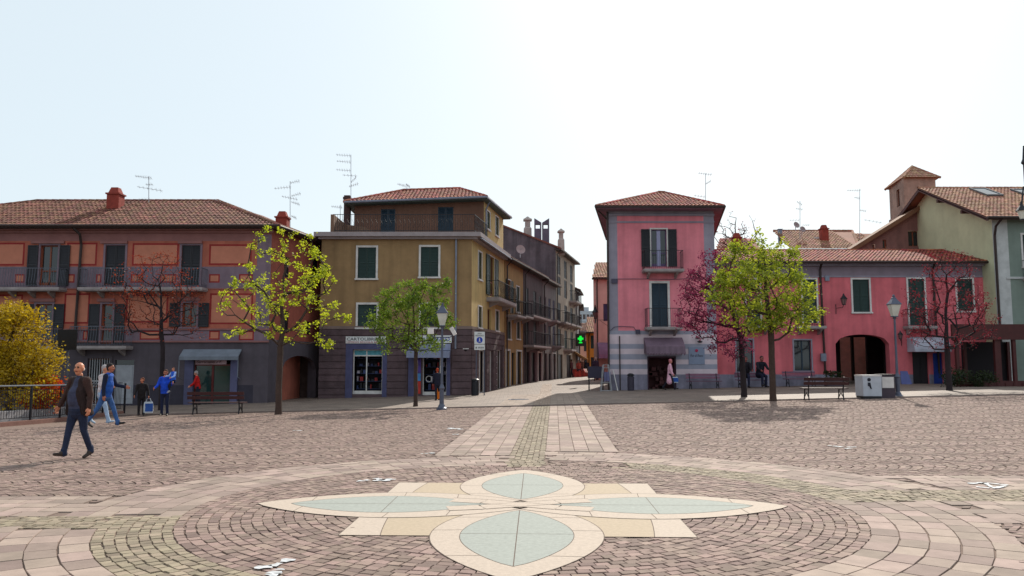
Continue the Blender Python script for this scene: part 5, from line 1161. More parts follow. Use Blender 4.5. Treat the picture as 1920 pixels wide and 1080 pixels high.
tree(1380, 700, 'bare budding tree rising behind the roofs beside the tall pink house', [(1370, 430, 22, 38), (1405, 428, 16, 38), (1350, 440, 14, 26), (1388, 450, 30, 22)], 120, 0, red2, .12, 6, nl=2, lsz=.06, cl=.2, Yo=58, seed=20, twig=.012)
tree(605, 700, 'thin bare twig tree between the salmon house chimney and the ochre house', [(574, 445, 6, 22), (566, 460, 7, 12)], 30, 0, lim, .06, 5, nl=2, lsz=.07, cl=.15, Yo=47, seed=21) if False else None
tree(20, 776, 'large golden yellow bush behind the railing at the left edge', [(20, 630, 60, 60), (60, 670, 48, 40), (10, 700, 60, 50), (-30, 640, 60, 70), (80, 700, 30, 24), (40, 735, 70, 26), (15, 600, 36, 28)], 400, 0, yl, .12, .7, nl=44, lsz=0.05, cl=0.36, Yo=28.2, seed=23, name='bush')['category'] = 'bush'
tree(95, 776, 'small flame red shrub behind the railing', [(92, 738, 20, 26), (70, 755, 22, 16)], 80, 0, leafmat('flame_leaf', L(200, 40, 14), L(220, 110, 20), .4), .03, .15, nl=26, lsz=.05, cl=.25, Yo=28.4, seed=25, name='shrub')['category'] = 'shrub'
tree(1835, 732, 'dark potted shrub under the pergola', [(1790, 708, 24, 16), (1840, 712, 22, 14)], 60, 0, leafmat('dark_leaf', L(30, 42, 20), L(54, 66, 30), .3), .03, .2, nl=26, lsz=.05, cl=.28, Yo=40, seed=27, name='shrub')['category'] = 'shrub'
tree(985, 725, 'flowering plants spilling from the street balcony', [(972, 632, 9, 12), (985, 636, 7, 12)], 40, 0, leafmat('balcony_leaf', L(40, 50, 34), L(150, 120, 110), .3), .02, 1.5, nl=20, lsz=.06, cl=.3, Yo=56, seed=29, name='plant') if False else None
# ------------------------------------------------------------------ street furniture
lampm = M('lamp_metal', L(84, 88, 104), .45, .05, 6, .12, metal=.4)
lglass = M('lamp_glass', L(200, 200, 190), .3, .03)
def lamp(px, py, ptop, label, cams=False):
    b = G(px, py); H = (py-ptop)*b.y/1509.; T = thing('street_lamp', b, label, 'street lamp', 'lantern street lamps'); x, y, z = b
    m = MB(); m.lathe(b, [(.2, -.03), (.2, .06), (.14, .1), (.12, .16), (.085, .22), (.085, .75), (.11, .8), (.085, .86), (.055, .95), (.045, 1.6), (.038, H-.98), (.055, H-.95), (.07, H-.9), (.03, H-.86)], 12); m.build('post', lampm, T, smooth=False)
    zl = H-.86; hd = MB()
    for k in range(4):
        a = math.pi/4+k*math.pi/2; d = Vector((math.cos(a), math.sin(a), 0)); hd.tube([b+d*.10+Vector((0, 0, zl)), b+d*.20+Vector((0, 0, zl+.46))], .013, 4)
    hd.lathe(b, [(.16, zl-.03), (.16, zl)], 4); hd.lathe(b, [(.30, zl+.45), (.30, zl+.48), (.17, zl+.62), (.10, zl+.70), (.10, zl+.73), (.05, zl+.76), (.06, zl+.81), (.01, zl+.87)], 4)
    hd.build('lantern', lampm, T); g = MB(); g.lathe(b, [(.13, zl), (.27, zl+.45)], 4); g.build('lamp_glass', lglass, T)
    m = MB(); m.tube([b+Vector((-.12, 0, zl-.1)), b+Vector((.12, 0, zl-.1))], .012, 4); m.build('crossbar', lampm, T)
    if cams:
        m = MB(); za = zl-.45; m.tube([b+Vector((-.42, 0, za+.06)), b+Vector((-.3, 0, za)), b+Vector((.3, 0, za)), b+Vector((.42, 0, za+.1))], .02, 5); m.build('camera_arm', lampm, T)
        cm_ = MB(); cm_.box(x-.55, x-.33, y-.1, y+.05, z+za+.12, z+za+.34); cm_.build('camera_box', mt['white_trim'], T)
        cm_ = MB(); cm_.prism([(x+.28, y-.18, z+za+.33), (x+.40, y-.18, z+za+.40), (x+.56, y-.18, z+za+.12), (x+.44, y-.18, z+za+.05)], (0, .2, 0)); cm_.build('surveillance_camera', mt['white_trim'], T)
    return T
lamp(828, 768, 568, 'grey lantern street lamp with camera arm in front of the stationery shop', True)
lamp(1684, 745, 552, 'grey lantern street lamp beside the two waste bins')
# lamp at the right edge, closer
T = thing('street_lamp', G(1952, 800), 'tall dark street lamp at the far right edge with one hanging lantern in view', 'street lamp', 'lantern street lamps'); b = Vector(LOC[T.name]); Y = b.y
m = MB(); zt_ = at(1920, 283, Y).z; m.lathe(b, [(.2, 0), (.12, .3), (.07, .8), (.05, 2), (.045, zt_-.5), (.09, zt_-.45), (.05, zt_-.35), (.02, zt_)], 10); m.build('post', mt['iron'], T)
m = MB(); q0 = at(1948, 390, Y); q1 = at(1918, 398, Y); q0.x = b.x
m.tube([q0+Vector((0, 0, .5)), at(1930, 345, Y), at(1919, 350, Y), at(1916, 380, Y), at(1917, 392, Y)], .02, 5); m.build('bracket', mt['iron'], T)
m = MB(); c = at(1917, 415, Y); m.lathe(c, [(.05, .06), (.11, .27)], 6); m.build('lamp_glass', lglass, T); m = MB(); m.lathe(c, [(.15, .27), (.13, .30), (.04, .42), (.02, .52)], 8); m.lathe(c, [(.06, .03), (.06, .06)], 8); m.build('lantern', mt['iron'], T)
# wall lanterns
def wlamp(F, px, py, s, label, dirn=1):
    u, z = F.uz(px, py); T = thing('wall_lamp', F.P(u, 0, z), label, 'wall lamp', 'wall lanterns'); P = F.P; m = MB()
    m.tube([P(u, .02, z-.35*s), P(u, .02, z+.25*s)], .02, 5); m.tube([P(u, .03, z), P(u+.25*dirn*s, .4*s, z+.02), P(u+.3*dirn*s, .5*s, z+.18*s)], .018, 5); m.build('bracket', mt['iron'], T)
    c = P(u+.3*dirn*s, .5*s, z+.18*s); g = MB(); g.lathe(c, [(.09*s, .02), (.17*s, .35*s)], 6); g.build('lamp_glass', M('old_glass', L(120, 90, 90), .3, .1), T)
    k = MB(); k.lathe(c, [(.1*s, -.02), (.1*s, .02)], 6); k.lathe(c, [(.22*s, .35*s), (.2*s, .38*s), (.07*s, .55*s), (.03*s, .68*s)], 6)
    for i in range(6): a = i*math.pi/3+math.pi/6; d = Vector((math.cos(a), math.sin(a), 0)); k.tube([c+d*.1*s, c+d*.19*s+Vector((0, 0, .35*s))], .01, 3)
    k.build('lantern', mt['iron'], T)
wlamp(FF, 1567, 578, .95, 'black iron wall lantern above left of the arched passage', 1)
wlamp(FF, 1690, 640, .7, 'small black wall lamp between the arched passage and the white awning', -1)
T = thing('wall_lamp', at(1140, 600, 56), 'black hanging lantern on a bracket at the corner of the narrow street', 'wall lamp', 'wall lanterns'); c = at(1116, 597, 56)
m = MB(); m.tube([at(1141, 600, 56), at(1116, 600, 56)], .02, 4); m.tube([at(1141, 612, 56), at(1125, 601, 56)], .015, 4); m.build('bracket', mt['iron'], T); m = MB(); m.lathe(c, [(.1, 0), (.22, .42)], 6); m.build('lamp_glass', mt['old_glass'], T); m = MB(); m.lathe(c, [(.26, .42), (.1, .65), (.03, .95)], 6); m.lathe(c, [(.12, -.04), (.12, 0)], 6); m.tube([c, c+Vector((0, 0, -.35))], .05, 5); m.build('lantern', mt['iron'], T)
# benches
wood = M('bench_wood', L(62, 30, 32), .6, .15, 6, .2)
def bench(b, w, rot, label, mat=None, back=True, cat='bench'):
    T = thing('bench', (0, 0, 0), label, cat, 'benches around the square'); LOC[T.name] = (0, 0, 0)
    s = MB()
    for i in range(4): s.box(-w/2, w/2, -.20+i*.115, -.10+i*.115, .43, .465)
    s.build('seat', mat or wood, T)
    if back:
        k = MB()
        for i, (z0, z1) in enumerate(((.58, .70), (.74, .86))): k.hexa([(-w/2, .27+i*.03, z0), (w/2, .27+i*.03, z0), (w/2, .30+i*.03, z0), (-w/2, .30+i*.03, z0), (-w/2, .30+i*.03, z1), (w/2, .30+i*.03, z1), (w/2, .33+i*.03, z1), (-w/2, .33+i*.03, z1)])
        k.build('backrest', mat or wood, T)
    for sx in (-1, 1):
        x = sx*(w/2-.2); l = MB(); l.tube([(x, -.18, .43), (x, -.22, .2), (x, -.26, .0)], .025, 5); l.tube([(x, -.2, .12), (x, 0, .28), (x, .2, .12)], .018, 5)
        l.tube([(x, .25, .0), (x, .2, .3), (x, .24, .5)]+([(x, .34, .88)] if back else []), .025, 5); l.tube([(x, -.2, .42), (x, .24, .42)], .022, 5); l.build('leg', mt['iron'], T)
    T.location = b; T.rotation_euler = (0, 0, rot); LOC[T.name] = tuple(b); return T
p = G(408, 777); bench(p, 103*p.y/1509., 0, 'dark red wooden bench in front of the shop door of the salmon house').rotation_euler = (0, 0, math.pi+.06)
p = G(1545, 750); bench(p, 84*p.y/1509., math.pi, 'wooden bench with arched iron legs standing in the sun beside the green tree')
for i, (px, w, lab) in enumerate(((1320, 64, 'wooden bench against the striped wall of the tall pink house'), (1409, 58, 'wooden bench on which a dark dressed person sits by the rose wall'), (1501, 62, 'wooden bench under the small ground floor window of the rose house'))):
    q = GY(px, 45.3 if i else 45.2); bench(q, w*45.3/1509., 0, lab, M('mauve_wood', L(110, 70, 90), .6, .12, 6, .2))
# bins at right
T = thing('waste_bin', G(1629, 747), 'pale grey recycling container with a dark figure emblem', 'bin', 'waste bins on the square'); b = Vector(LOC[T.name]); k = b.y/1509.; w = 34*k/2; H = 44*k
m = MB(); m.hexa([b+Vector(v) for v in ((-w, -w, .1), (w, -w, .1), (w, w, .1), (-w, w, .1), (-w*1.03, -w*1.03, H-.06), (w*1.03, -w*1.03, H-.06), (w*1.03, w*1.03, H-.06), (-w*1.03, w*1.03, H-.06))]); bo = m.build('body', M('pale_bin', L(176, 180, 190), .5, 0, 3, .1), T)
m = MB(); m.box(b.x-w*1.06, b.x+w*1.06, b.y-w*1.06, b.y+w*1.06, b.z+H-.06, b.z+H); m.build('lid', mt['white_trim'], T); m = MB(); m.box(b.x-w*.96, b.x+w*.96, b.y-w*.96, b.y+w*.96, b.z-.02, b.z+.1); m.build('base', mt['iron'], T)
m = MB(); y_ = b.y-w*1.03-.012
def disc(mb, cx, cy, cz, r, n=10, th=.01): mb.add([(cx+r*math.cos(a), cy, cz+r*math.sin(a)) for a in np.linspace(0, 2*math.pi, n, endpoint=False)]+[(cx+r*math.cos(a), cy+th, cz+r*math.sin(a)) for a in np.linspace(0, 2*math.pi, n, endpoint=False)], [tuple(range(n-1, -1, -1))]+[(i, (i+1) % n, (i+1) % n+n, i+n) for i in range(n)])
disc(m, b.x-w*.35, y_, b.z+H*.80, .07); m.prism([(b.x-w*.5, y_, b.z+H*.68), (b.x-w*.22, y_, b.z+H*.68), (b.x-w*.10, y_, b.z+H*.42), (b.x-w*.18, y_, b.z+H*.4), (b.x-w*.35, y_, b.z+H*.52), (b.x-w*.5, y_, b.z+H*.54)], (0, .01, 0)); m.build('figure_emblem', blk, T)
T = thing('waste_bin', G(1660, 746), 'dark waste container with a white notice, beside the pale one', 'bin', 'waste bins on the square'); b = Vector(LOC[T.name]); w = 26*k/2; H = 42*k
m = MB(); m.box(b.x-w, b.x+w, b.y-w, b.y+w, b.z-.02, b.z+H); m.build('body', M('dark_bin', L(62, 50, 62), .5, 0, 3, .15), T); m = MB(); m.box(b.x-w*1.06, b.x+w*1.06, b.y-w*1.06, b.y+w*1.06, b.z+H, b.z+H+.05); m.build('lid', mt['iron'], T)
m = MB(); m.box(b.x-w*.85, b.x+w*.85, b.y-w-.012, b.y-w, b.z+H*.45, b.z+H*.93); m.build('notice', mt['white_trim'], T)
# cylinder bins
def cbin(b, r, h, label, mat):
    T = thing('litter_bin', b, label, 'bin', 'round litter bins'); m = MB(); m.lathe(b, [(r*.95, 0), (r, .05), (r, h*.8)], 14); m.build('body', mat, T); m = MB(); m.lathe(b, [(r*.8, h*.8), (r*.8, h*.86)], 12); m.lathe(b, [(r*1.08, h*.86), (r*1.08, h*.92), (r*.6, h*.98), (r*.15, h)], 14); m.build('lid', mt['iron'], T)
p = G(1174, 731); cbin(Vector((p.x, 45, p.z)), .19, 33*45/1509., 'dark round litter bin beside the striped wall', M('bin_metal', L(52, 46, 62), .5, .1, 5, .2))
p = G(891, 739); cbin(GY(891, 43.2), .2, 33*43/1509., 'dark litter bin at the corner of the stationery house', mt['iron'])
# leaning board at E
T = tag(MB().tube([GY(1158, 45.4), Vector((GY(1150, 45.9).x, 45.92, 1.35))], .035, 4).build('leaning_plank', mt['white_trim']), 'thin white plank leaning on the wall beside the street corner', 'plank')
# pedestrian sign
T = thing('road_sign', GY(899, 43.0), 'white pedestrian area sign with blue disc on grey poles at the house corner', 'road sign'); b = Vector(LOC[T.name]); Fs = Fac(b.x, 43.0, 1, 0); Fs.o.z = 0
m = MB(); 
for x in (893, 908): m.tube([(at(x, 700, 43.05).x, 43.05, b.z), (at(x, 700, 43.05).x, 43.05, at(900, 622, 43).z)], .03, 6)
m.build('pole', lampm, T)
for (y0, y1, nm) in ((622, 645, 'sign_panel'), (646, 656, 'sub_panel')):
    a, b_, c, e = Fs.rect(889.5, y0, 909, y1); m = MB(); m.fb(Fs, a, b_, -.02, .02, c, e, .5); o = m.build(nm, MATS['sign_214_214_214'], T)
    if nm == 'sign_panel':
        text('AREA', 'lettering', blk, o, Fs, (a+b_)/2-.11, .022, e-.13, .07, .22); text('PEDONALE', 'lettering', blk, o, Fs, a+.06, .022, e-.24, .07, b_-a-.12)
        d = MB(); cx, cz = (a+b_)/2, c+.21; pc = Fs.P(cx, .03, cz); disc(d, pc.x, pc.y, pc.z, .165, 18); d.build('blue_disc', bl, o)
        d = MB(); pc = Fs.P(cx, .042, cz); disc(d, pc.x, pc.y, pc.z+.09, .025, 8); X_ = lambda *q: [(pc.x+u, pc.y, pc.z+v) for u, v in q]
        d.prism(X_((-.025, .06), (.03, .06), (.03, -.03), (-.025, -.03)), (0, .008, 0)); d.prism(X_((-.02, -.03), (.005, -.03), (-.03, -.12), (-.055, -.12)), (0, .008, 0)); d.prism(X_((.0, -.03), (.03, -.03), (.055, -.12), (.03, -.12)), (0, .008, 0)); d.build('walking_figure', mt['white_trim'], o)
    else:
        text('8.00-20.00', 'lettering', blk, o, Fs, a+.2, .022, c+.08, .09, b_-a-.26); d = MB(); pc = Fs.P(a+.1, .03, c+.12); d.prism([(pc.x-.05, pc.y, pc.z-.04), (pc.x+.05, pc.y, pc.z-.04), (pc.x, pc.y, pc.z+.06)], (0, .008, 0)); d.build('symbol', blk, o)
# sign seen from behind at left
T = thing('road_sign', GY(126, 31), 'dark square road sign seen from behind on a grey pole above the railing', 'road sign'); b = Vector(LOC[T.name])
m = MB(); m.tube([b, (b.x, 31, at(126, 620, 31).z)], .035, 6); m.build('pole', mt['grey_iron'], T); m = MB(); a, c = at(110, 618, 30.9), at(143, 656, 30.9); m.box(a.x, c.x, 30.88, 30.93, c.z, a.z); m.build('sign_panel', mt['iron'], T)
# manhole cover
m = MB(); p = G(975, 750); m.lathe((0, 0, 0), [(.55, 0), (.55, .012), (.5, .014)], 20)
for i in range(7): m.box(-.4, .4, -.36+i*.11, -.32+i*.11, .012, .02)
o = m.build('manhole_cover', mt['grey_iron'], None, (0, 0, 0)); o.location = (p.x, p.y, p.z+.02); tag(o, 'round iron manhole cover in the street pavement left of the centre strip', 'manhole cover')
# railing + wall at left
kerbL = [(-40, 806), (0, 800), (118, 790), (232, 776)]
K3 = [G(*p) for p in kerbL]; 
T = thing('low_wall', K3[1], 'low stone kerb wall carrying the railing at the left', 'wall'); m = MB()
for i in range(3):
    a, b = K3[i], K3[i+1]; d = (b-a).normalized(); n = Vector((-d.y, d.x, 0))
    m.hexa([a-Vector((0, 0, .1)), b-Vector((0, 0, .1)), b+n*.3-Vector((0, 0, .1)), a+n*.3-Vector((0, 0, .1)), a+Vector((0, 0, .12)), b+Vector((0, 0, .12)), b+n*.3+Vector((0, 0, .12)), a+n*.3+Vector((0, 0, .12))], .3+.2*i)
m.build('kerb_wall', M('red_brown_stone', L(128, 92, 82), .85, .1, 3, .2), T); m = MB()
for i in range(3):
    a, b = K3[i], K3[i+1]; d = (b-a).normalized(); n = Vector((-d.y, d.x, 0)); o1 = n*.6
    m.hexa([a+o1-Vector((0, 0, .5)), b+o1-Vector((0, 0, .5)), b+o1+n*.3-Vector((0, 0, .5)), a+o1+n*.3-Vector((0, 0, .5)), a+o1+Vector((0, 0, .42)), b+o1+Vector((0, 0, .42)), b+o1+n*.3+Vector((0, 0, .42)), a+o1+n*.3+Vector((0, 0, .42))], .5)
m.build('parapet', M('grey_stone_wall', L(150, 146, 148), .85, .05, 2, .25), T)
T = thing('railing', K3[1]+Vector((0, 0, .12)), 'dark metal railing with pale handrail along the left edge of the square', 'railing')
hr = MB(); br_ = MB(); H = 1.13
for i in range(3):
    a, b = K3[i].copy(), K3[i+1].copy(); d = (b-a).normalized(); n = Vector((-d.y, d.x, 0)); a += n*.12+Vector((0, 0, .12)); b += n*.12+Vector((0, 0, .12)); Ln = (b-a).length
    hr.tube([a+Vector((0, 0, H)), b+Vector((0, 0, H))], .028, 6, .5); k = int(Ln/.115)
    for z in (.1, H-.14): br_.tube([a+Vector((0, 0, z)), b+Vector((0, 0, z))], .014, 4, .5)
    for j in range(k):
        p = a.lerp(b, (j+.5)/k); br_.tube([p+Vector((0, 0, .1)), p+Vector((0, 0, H-.14))], .008, 4, .5, cap=False)
    for j in range(int(Ln/1.7)+1):
        p = a.lerp(b, j/(int(Ln/1.7)+1)); q = MB(); q.box(p.x-.025, p.x+.025, p.y-.025, p.y+.025, p.z-.1, p.z+H); q.build('post', mt['iron'], T)
q = MB(); q.box(K3[3].x-.03, K3[3].x+.03, K3[3].y, K3[3].y+.06, K3[3].z, K3[3].z+H+.1); q.build('post', mt['iron'], T)
hr.build('handrail', M('pale_rail', L(120, 126, 134), .4, 0, 2, .1, metal=.5), T); br_.build('bars', mt['iron'], T)
# white gate further back right of the railing is part of house; antennas
alu = M('aerial_metal', L(150, 150, 156), .4, .1, metal=.6)
def aerial(px, pb, pt, Y, arms, label):
    T = thing('antenna', at(px, pb, Y), label, 'antenna', 'roof antennas'); m = MB(); m.tube([at(px, pb+12, Y), at(px, pt, Y)], .02, 4); m.build('mast', alu, T); m = MB()
    for (y, x0, x1, dy, n) in arms:
        a, b = at(px+x0, y+dy*(-1 if x0 < 0 else 1)*.5, Y-.1), at(px+x1, y-dy*.5*(-1 if x0 < 0 else 1), Y+.1); m.tube([a, b], .011, 3)
        for i in range(n): p = a.lerp(b, (i+.5)/n); s_ = .14+.1*i/n; m.tube([p+Vector((0, -s_, s_*.25)), p+Vector((0, s_, -s_*.25))], .006, 3); m.tube([p+Vector((0, 0, -s_*.5)), p+Vector((0, 0, s_*.5))], .006, 3)
    m.build('aerial_arms', alu, T)
aerial(279, 378, 331, 44, [(332, -26, 6, 4, 7), (354, -22, 26, 8, 6), (346, -6, 8, 0, 3), (374, -20, 4, 0, 4)], 'thin antenna on the ridge right of the chimney of the salmon house')
aerial(544, 430, 340, 46, [(352, -30, 2, -3, 6), (341, 0, 18, 4, 5), (371, -16, 14, 6, 6), (365, 2, 20, 5, 5), (381, 2, 18, -5, 5), (407, 2, 12, -4, 4)], 'tall antenna between the salmon house and the ochre house')
aerial(658, 375, 290, 47.5, [(291, -28, 0, 2, 6), (303, -27, 0, 2, 6), (319, -28, 0, 2, 6), (329, -16, 12, 2, 4), (337, 0, 10, 10, 4), (347, -4, 14, -6, 5)], 'tallest antenna, above the roof terrace of the ochre house')
aerial(763, 356, 345, 49.5, [(347, -18, -2, 4, 6), (348, -2, 6, 6, 5)], 'low antenna sitting on the ridge of the ochre house')
aerial(638, 430, 384, 49, [(388, -17, 4, 2, 6)], 'small antenna beside the brown flue of the ochre house')
aerial(1323, 375, 325, 50, [(326, -14, 12, 3, 6), (342, 0, 10, 6, 4), (368, -22, 0, 3, 4)], 'antenna on the roof of the tall pink house')
aerial(1500, 436, 377, 60, [(381, -6, 4, 6, 4), (392, -8, 5, 2, 4), (413, -20, 0, 0, 4), (422, 4, 18, 0, 4)], 'antenna beside the two satellite dishes')
aerial(1612, 436, 354, 60, [(357, -24, 2, 0, 6), (371, -10, 0, 2, 4), (395, 0, 12, -2, 4), (415, 8, 42, -6, 5)], 'antenna with long mast left of the bell tower')
def dish(px, py, Y, r, label):
    c = at(px, py, Y); T = thing('satellite_dish', c, label, 'satellite dish', 'satellite dishes on the roofs'); m = MB(); n = 16; d = Vector((.3, -.9, .3)).normalized(); u = d.cross(Vector((0, 0, 1))).normalized(); v = u.cross(d)
    rings = [(.05, .0), (.5, .05), (1, .16)]; vs = []
    for rr_, h in rings: vs += [c+(u*math.cos(2*math.pi*i/n)+v*math.sin(2*math.pi*i/n))*rr_*r+d*h*r for i in range(n)]
    m.add(vs, [(k*n+i, k*n+(i+1) % n, (k+1)*n+(i+1) % n, (k+1)*n+i) for k in (0, 1) for i in range(n)]+[tuple(range(n))], .5); m.build('dish', M('dish_grey', L(150, 132, 132), .6, .1), T)
    m = MB(); m.tube([c, c+d*r*.9-v*0], .015, 4); m.tube([c-d*.1, c-d*.1-Vector((0, 0, r*1.6))], .03, 5); m.build('arm', alu, T)
dish(1493, 422, 63.5, .27, 'satellite dish on the left of the pair'); dish(1505, 430, 63, .25, 'satellite dish lower on the right of the pair'); dish(976, 468, 66, .4, 'reddish satellite dish against the blind gable in the street')
# green pharmacy cross
T = thing('pharmacy_cross', at(1088, 636, 80), 'lit green pharmacy cross sign over the narrow street', 'shop sign'); c = at(1088.5, 635, 80); m = MB(); s_ = .27
for (x0, x1, z0, z1) in ((-s_*.36, s_*.36, -s_, s_), (-s_, -s_*.36, -s_*.36, s_*.36), (s_*.36, s_, -s_*.36, s_*.36), (-s_*.6, s_*.6, -s_*1.65, -s_*1.3)): m.box(c.x+x0, c.x+x1, 79.9, 80.1, c.z+z0, c.z+z1)
m.build('cross', emis('green_light', (.0, .75, .05), .8), T); m = MB(); m.box(c.x-.5, c.x+.5, 80.12, 80.2, c.z-.75, c.z+.5); m.tube([(c.x-1.6, 80.15, c.z), (c.x-.5, 80.15, c.z)], .04, 4); m.build('housing', mt['iron'], T)
# stall awning + fruit stall in the street
T = thing('market_stall', GY(1075, 82), 'street stall with striped cream awning and red goods', 'stall'); a0 = Vector(LOC[T.name]); m = MB(); zA_ = at(1070, 655, 82).z; zB_ = at(1096, 673, 82).z; x0 = at(1068, 655, 82).x; x1 = at(1099, 670, 82).x
for i in range(6):
    y0_, y1_ = 80+i*.9, 80.9+i*.9; m.hexa([(x0, y0_, zA_-.05), (x1, y0_, zB_-.05), (x1, y1_, zB_-.05), (x0, y1_, zA_-.05), (x0, y0_, zA_), (x1, y0_, zB_), (x1, y1_, zB_), (x0, y1_, zA_)], None, i % 2)
m.build('awning', [M('cream_awning', L(220, 190, 140), .8, .05), M('rust_awning', L(170, 80, 40), .8, .05)], T)
m = MB(); 
for x in (x0+.1, x1-.1): m.tube([(x, 80.1, 0), (x, 80.1, zB_)], .03, 4)
m.build('pole', mt['iron'], T)
for i in range(7):
    x = x0+.1+i*.22; m = MB(); m.hexa([(x, 79.6, .2), (x+.2, 79.6, .2), (x+.2, 80.6, .2), (x, 80.6, .2), (x, 79.7, .9+.05*i % .3), (x+.2, 79.7, .9), (x+.2, 80.6, 1.25), (x, 80.6, 1.25)])
    m.build('goods', M('red_goods', L(160, 46, 36), .7, .4), T)
# white rack and clothes rail at the street corner
T = thing('display_rack', GY(1135, 45.0), 'white metal display rack standing at the street corner', 'rack'); m = MB(); x0, x1 = at(1126, 700, 45).x, at(1146, 700, 45).x; zt_ = at(1135, 684, 45).z; zb_ = float(gz(x0, 45))
for (xa, xb, y) in ((x0, x0+.16, 44.8), (x1, x1-.16, 44.8), (x0, x0+.16, 45.3), (x1, x1-.16, 45.3)): m.tube([(xa, y, zb_), (xb, y, zt_)], .025, 5)
for z in (zb_+.06, zb_+.5, zt_-.15, zt_): t = (z-zb_)/(zt_-zb_)*.16; m.box(x0+t, x1-t, 44.8, 44.83, z-.015, z+.015); m.box(x0+t, x1-t, 45.27, 45.3, z-.015, z+.015)
m.build('frame', mt['pale_metal'], T); m = MB()
for i in range(6): m.box(x0+.2+i*.06, x0+.25+i*.06, 44.9, 45.2, zb_+.55+.05*(i % 2), zb_+1.1)
m.build('papers', M('paper_mix', L(110, 110, 150), .7, .5), T)
T = thing('market_crate', GY(1116, 46.5), 'dark fabric covered display table behind the white rack', 'table'); q = Vector(LOC[T.name]); m = MB(); m.box(q.x-.4, q.x+.5, 46.3, 46.9, at(1116, 697, 46.5).z-.02-.35, at(1116, 687, 46.5).z); m.build('cover', M('dark_cover', L(52, 48, 66), .8, .1), T); m = MB(); [m.tube([(q.x+s_, y_, q.z), (q.x+s_, y_, q.z+1.1)], .025, 4) for s_ in (-.35, .45) for y_ in (46.35, 46.85)]; m.build('leg', mt['iron'], T)
# flower planter by the passage
T = thing('planter', GY(1565, 44.9), 'dark planter with low shrub left of the arched passage', 'planter'); q = Vector(LOC[T.name]); m = MB(); m.box(q.x-.5, q.x+.4, 44.7, 45.2, q.z, q.z+.5); m.build('box', mt['dark_bin'], T); m = MB()
for i in range(260): 
    p = Vector((q.x+R.uniform(-.5, .4), R.uniform(44.6, 45.3), q.z+.5+R.random()*.35)); a = Vector((R.uniform(-1, 1), R.uniform(-1, 1), R.uniform(-.5, 1)))*.09; b = Vector((R.uniform(-1, 1), R.uniform(-1, 1), R.uniform(-.5, .5)))*.05; m.add([p-a, p+b, p+a, p-b], [(0, 1, 2, 3)])
m.build('shrub', bpy.data.materials['dark_leaf'], T)
p = GY(1700, 45.2); m = MB(); q = p; m.prism([(q.x-.3, 45.2, q.z), (q.x+.3, 45.2, q.z), (q.x+.2, 45.5, q.z+.75), (q.x-.2, 45.5, q.z+.75)], (0, .04, 0)); tag(m.build('menu_board', M('bluish_board', L(90, 96, 150), .6, .1)), 'small bluish sandwich board behind the right street lamp', 'board')
# ------------------------------------------------------------------ people
def capmesh(a, b, ra, rb, sc=(1, 1), side=None, n=12):
    a, b = Vector(a), Vector(b); d = b-a
    if d.length < 1e-6: d = Vector((0, 0, 1e-4)); b = a+d
    d = d.normalized(); X = Vector(side) if side is not None else Vector((1, 0, 0)); X = X-d*X.dot(d)
    X = X.normalized() if X.length > 1e-3 else d.orthogonal().normalized(); Y = d.cross(X); vs = []; rings = []
    for t in (-80, -55, -28, 0): rings.append((a+d*ra*math.sin(math.radians(t)), ra*math.cos(math.radians(t))))
    for t in (0, 28, 55, 80): rings.append((b+d*rb*math.sin(math.radians(t)), rb*math.cos(math.radians(t))))
    for c, r in rings:
        for k in range(n): q = 2*math.pi*k/n; vs.append(c+X*math.cos(q)*r*sc[0]+Y*math.sin(q)*r*sc[1])
    m = len(rings); fs = [(i*n+k, i*n+(k+1) % n, (i+1)*n+(k+1) % n, (i+1)*n+k) for i in range(m-1) for k in range(n)]+[tuple(range(n-1, -1, -1)), tuple(range((m-1)*n, m*n))]
    return vs, fs, X, Y
